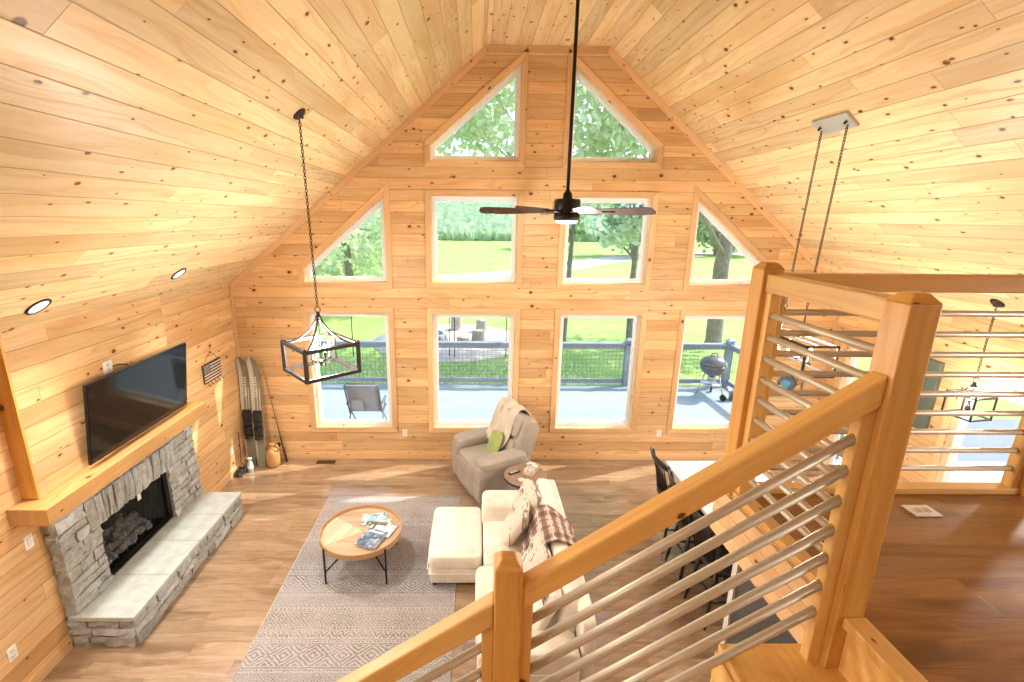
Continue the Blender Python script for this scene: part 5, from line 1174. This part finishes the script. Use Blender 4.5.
for x, y, lb in ((-.88, 15.6, 'thin dark pole in the yard left of the stump seats'), (-.70, 15.5, 'thin dark pole in the yard beside another thin pole'), (1.05, 15.6, 'thin dark pole in the yard seen at the right of the second lower window'), (-4.15, 15.6, 'thin dark pole in the yard seen through the leftmost lower window')):
    o = thing('garden_pole', lb, 'pole', (x, y, ZG), 0, 'thin poles in the yard'); m = MB(); m.tube([(x, y, ZG), (x, y, ZG + 2.45)], .016, 6); m.build('shaft', M['bronze'], o)
    m = MB(); m.tube([(x, y, ZG + 2.45), (x + .06, y, ZG + 2.62), (x + .16, y, ZG + 2.62), (x + .2, y, ZG + 2.5)], .012, 6); m.build('hook', M['bronze'], o)
# trees
def foliage(m, c, rad, n, size, rr, shell=.55):
    c = V(c)
    nb = max(3, n // 45); blobs = []
    for k in range(nb):
        while True:
            p = V((rr.uniform(-1, 1), rr.uniform(-1, 1), rr.uniform(-1, 1)))
            if shell < p.length < 1: break
        blobs.append(V((p.x * rad[0], p.y * rad[1], p.z * rad[2])))
    for k in range(n):
        b = rr.choice(blobs); q = V((rr.gauss(0, 1), rr.gauss(0, 1), rr.gauss(0, .7))) * (min(rad) * .20); p = c + b + q
        a = V((rr.gauss(0, 1), rr.gauss(0, 1), rr.gauss(0, 1))).normalized(); bb = a.cross(V((rr.gauss(0, 1), rr.gauss(0, 1), rr.gauss(0, 1)))).normalized(); s = size * rr.uniform(.6, 1.3)
        m.add([p - a * s, p + bb * s * .55, p + a * s, p - bb * s * .55], [(0, 1, 2, 3)], jit=False)
def tree(label, x, y, r, h, crowns, n, size, seed, mat='leaf'):
    rr = random.Random(seed); o = thing('tree', label, 'tree', (x, y, gz(y)), 0, 'trees in the yard'); z0 = gz(y) - .1
    m = MB(); m.tube([(x, y, z0), (x + .02, y, z0 + .25), (x + rr.uniform(-.1, .1), y, z0 + h * .5), (x + rr.uniform(-.2, .2), y, z0 + h)], [r * 1.35, r * 1.05, r * .9, r * .55], 14, grain=(0, 0, 1)); top = V((x, y, z0 + h))
    for k in range(6):
        c, rd = crowns[k % len(crowns)]; e = V(c) + V((rr.uniform(-.6, .6) * rd[0], rr.uniform(-.6, .6) * rd[1], rr.uniform(-.3, .3) * rd[2])); s = V((x, y, z0 + h * rr.uniform(.55, .95))); m.tube([s, s.lerp(e, .5) + V((0, 0, .25)), e], [r * .4, r * .22, r * .06], 8, grain=(0, 0, 1))
    m.build('trunk', M['bark'], o); m = MB(); tot = sum(c[1][0] * c[1][1] * c[1][2] for c in crowns)
    for c, rd in crowns: foliage(m, c, rd, int(n * rd[0] * rd[1] * rd[2] / tot), size, rr)
    m.build('foliage', M[mat], o); return o
tree('large yard tree with a thick trunk behind the kettle grill', 9.05, 17.4, .29, 6.2, [((7.6, 16.8, 7.6), (4.0, 3.2, 2.8)), ((10.5, 18.5, 8), (4, 3.5, 3)), ((5.7, 15.2, 4.6), (1.1, 1.2, 1.0))], 6500, .17, 1)
tree('yard tree whose trunk stands at the left edge of the third lower window', 3.32, 17.4, .10, 5.5, [((2.2, 16.6, 7.2), (3.6, 2.6, 2.2)), ((-1.6, 17.2, 7.6), (2.8, 2.4, 2.2))], 5600, .15, 2)
tree('slim yard tree at the right edge of the third lower window', 5.55, 16.6, .115, 5.2, [((4.9, 16.0, 7.0), (2.4, 2.2, 2.2)), ((4.4, 15.6, 3.7), (1.2, 1.0, 1.0))], 3200, .14, 3)
tree('leafy tree hanging into view of the upper left sloped window', -6.3, 24.0, .22, 4.6, [((-6.2, 24.0, 3.6), (3.6, 2.6, 3.6)), ((-9.4, 25.5, 3.2), (3.2, 2.6, 3.6))], 6000, .19, 4)
tree('small tree at the left edge of the left square window', -3.4, 27.0, .12, 3.0, [((-3.75, 27.0, 3.3), (1.3, 1.2, 2.0))], 1100, .15, 5)
tree('distant round tree beyond the gravel drive, right of the field', 22.0, 62.0, .3, 4.5, [((22.0, 62.0, 4.4), (5.5, 4.0, 4.0))], 2600, .42, 6, 'leaf2')
tree('distant tree at the far right of the yard', 33.0, 66.0, .3, 5, [((34.0, 66.0, 5.0), (6.5, 4.0, 4.8))], 2600, .45, 7, 'leaf2')
tree('distant tree at the edge of the lane behind the drive', 13.5, 74.0, .25, 4, [((12.6, 74.0, 3.4), (4.2, 3.0, 3.2))], 1900, .42, 8, 'leaf2')
# clipped weeds and shrubs along the deck edge
m = MB(); rr = random.Random(21)
for k in range(1500):
    x = rr.uniform(-4.5, 3.5); y = 11.4 + rr.random() ** 1.3 * 3.6; p = V((x, y, ZG)); a = rr.random() * 6.28; d = V((math.cos(a), math.sin(a), 0)) * .035; t_ = V((rr.uniform(-.1, .1), rr.uniform(-.1, .1), rr.uniform(.05, .16))); m.add([p - d, p + d, p + t_], [(0, 1, 2)], jit=False)
o = m.build('weeds', M['leaf']); tag(o, 'rough grass and weeds growing beyond the deck railing', 'weeds', None, 'stuff')
# ------------------------------------------------------------------ daylight, camera
def sun(direction, power, ang):
    l = bpy.data.lights.new('sun', 'SUN'); l.energy = power; l.angle = math.radians(ang); l.color = (1, .95, .86); o = bpy.data.objects.new('sun', l); C.objects.link(o); o.rotation_mode = 'QUATERNION'; o.rotation_quaternion = V(direction).to_track_quat('-Z', 'Y'); return o
SUND = V((-.85, -.33, -.95)).normalized()
sun(SUND, 4.2, .6)
w = bpy.data.worlds.new('sky'); bpy.context.scene.world = w; w.use_nodes = True; nt = w.node_tree; nt.nodes.clear()
sk = nt.nodes.new('ShaderNodeTexSky'); sk.sky_type = 'NISHITA'; sk.sun_disc = False; sk.sun_elevation = math.asin(-SUND.z); sk.sun_rotation = math.atan2(-SUND.x, -SUND.y); sk.altitude = 200; sk.air_density = 1.0; sk.dust_density = 2.0
bg = nt.nodes.new('ShaderNodeBackground'); bg.inputs[1].default_value = .28; wo = nt.nodes.new('ShaderNodeOutputWorld')
nt.links.new(sk.outputs[0], bg.inputs[0]); nt.links.new(bg.outputs[0], wo.inputs[0])
yaw, pitch, roll, f, ppx = .0137, .2526, .0103, 474.87, 481.56
cy_, sy_ = math.cos(yaw), math.sin(yaw); cp, sp = math.cos(pitch), math.sin(pitch)
fwd = V((sy_ * cp, cy_ * cp, -sp)); right = V((cy_, -sy_, 0)); upv = right.cross(fwd)
r2 = right * math.cos(roll) + upv * math.sin(roll); u2 = upv * math.cos(roll) - right * math.sin(roll)
cd = bpy.data.cameras.new('camera'); cam = bpy.data.objects.new('camera', cd); C.objects.link(cam)
mw = Matrix((r2, u2, -fwd)).transposed().to_4x4(); mw.translation = V((0, 0, H)); cam.matrix_world = mw
cd.sensor_width = 36; cd.sensor_fit = 'HORIZONTAL'; cd.lens = f / 1024 * 36; cd.shift_x = (512 - ppx) / 1024; cd.clip_start = .05; cd.clip_end = 1000
sc = bpy.context.scene; sc.camera = cam
sc.view_settings.view_transform = 'Standard'; sc.view_settings.look = 'None'; sc.view_settings.gamma = 1; sc.view_settings.use_curve_mapping = False; sc.view_settings.exposure = .85
sc.cycles.max_bounces = 10; sc.cycles.diffuse_bounces = 5; sc.cycles.transparent_max_bounces = 16; sc.cycles.sample_clamp_indirect = 6; sc.cycles.use_denoising = True
try: sc.cycles.denoiser = 'OPENIMAGEDENOISE'
except Exception: pass
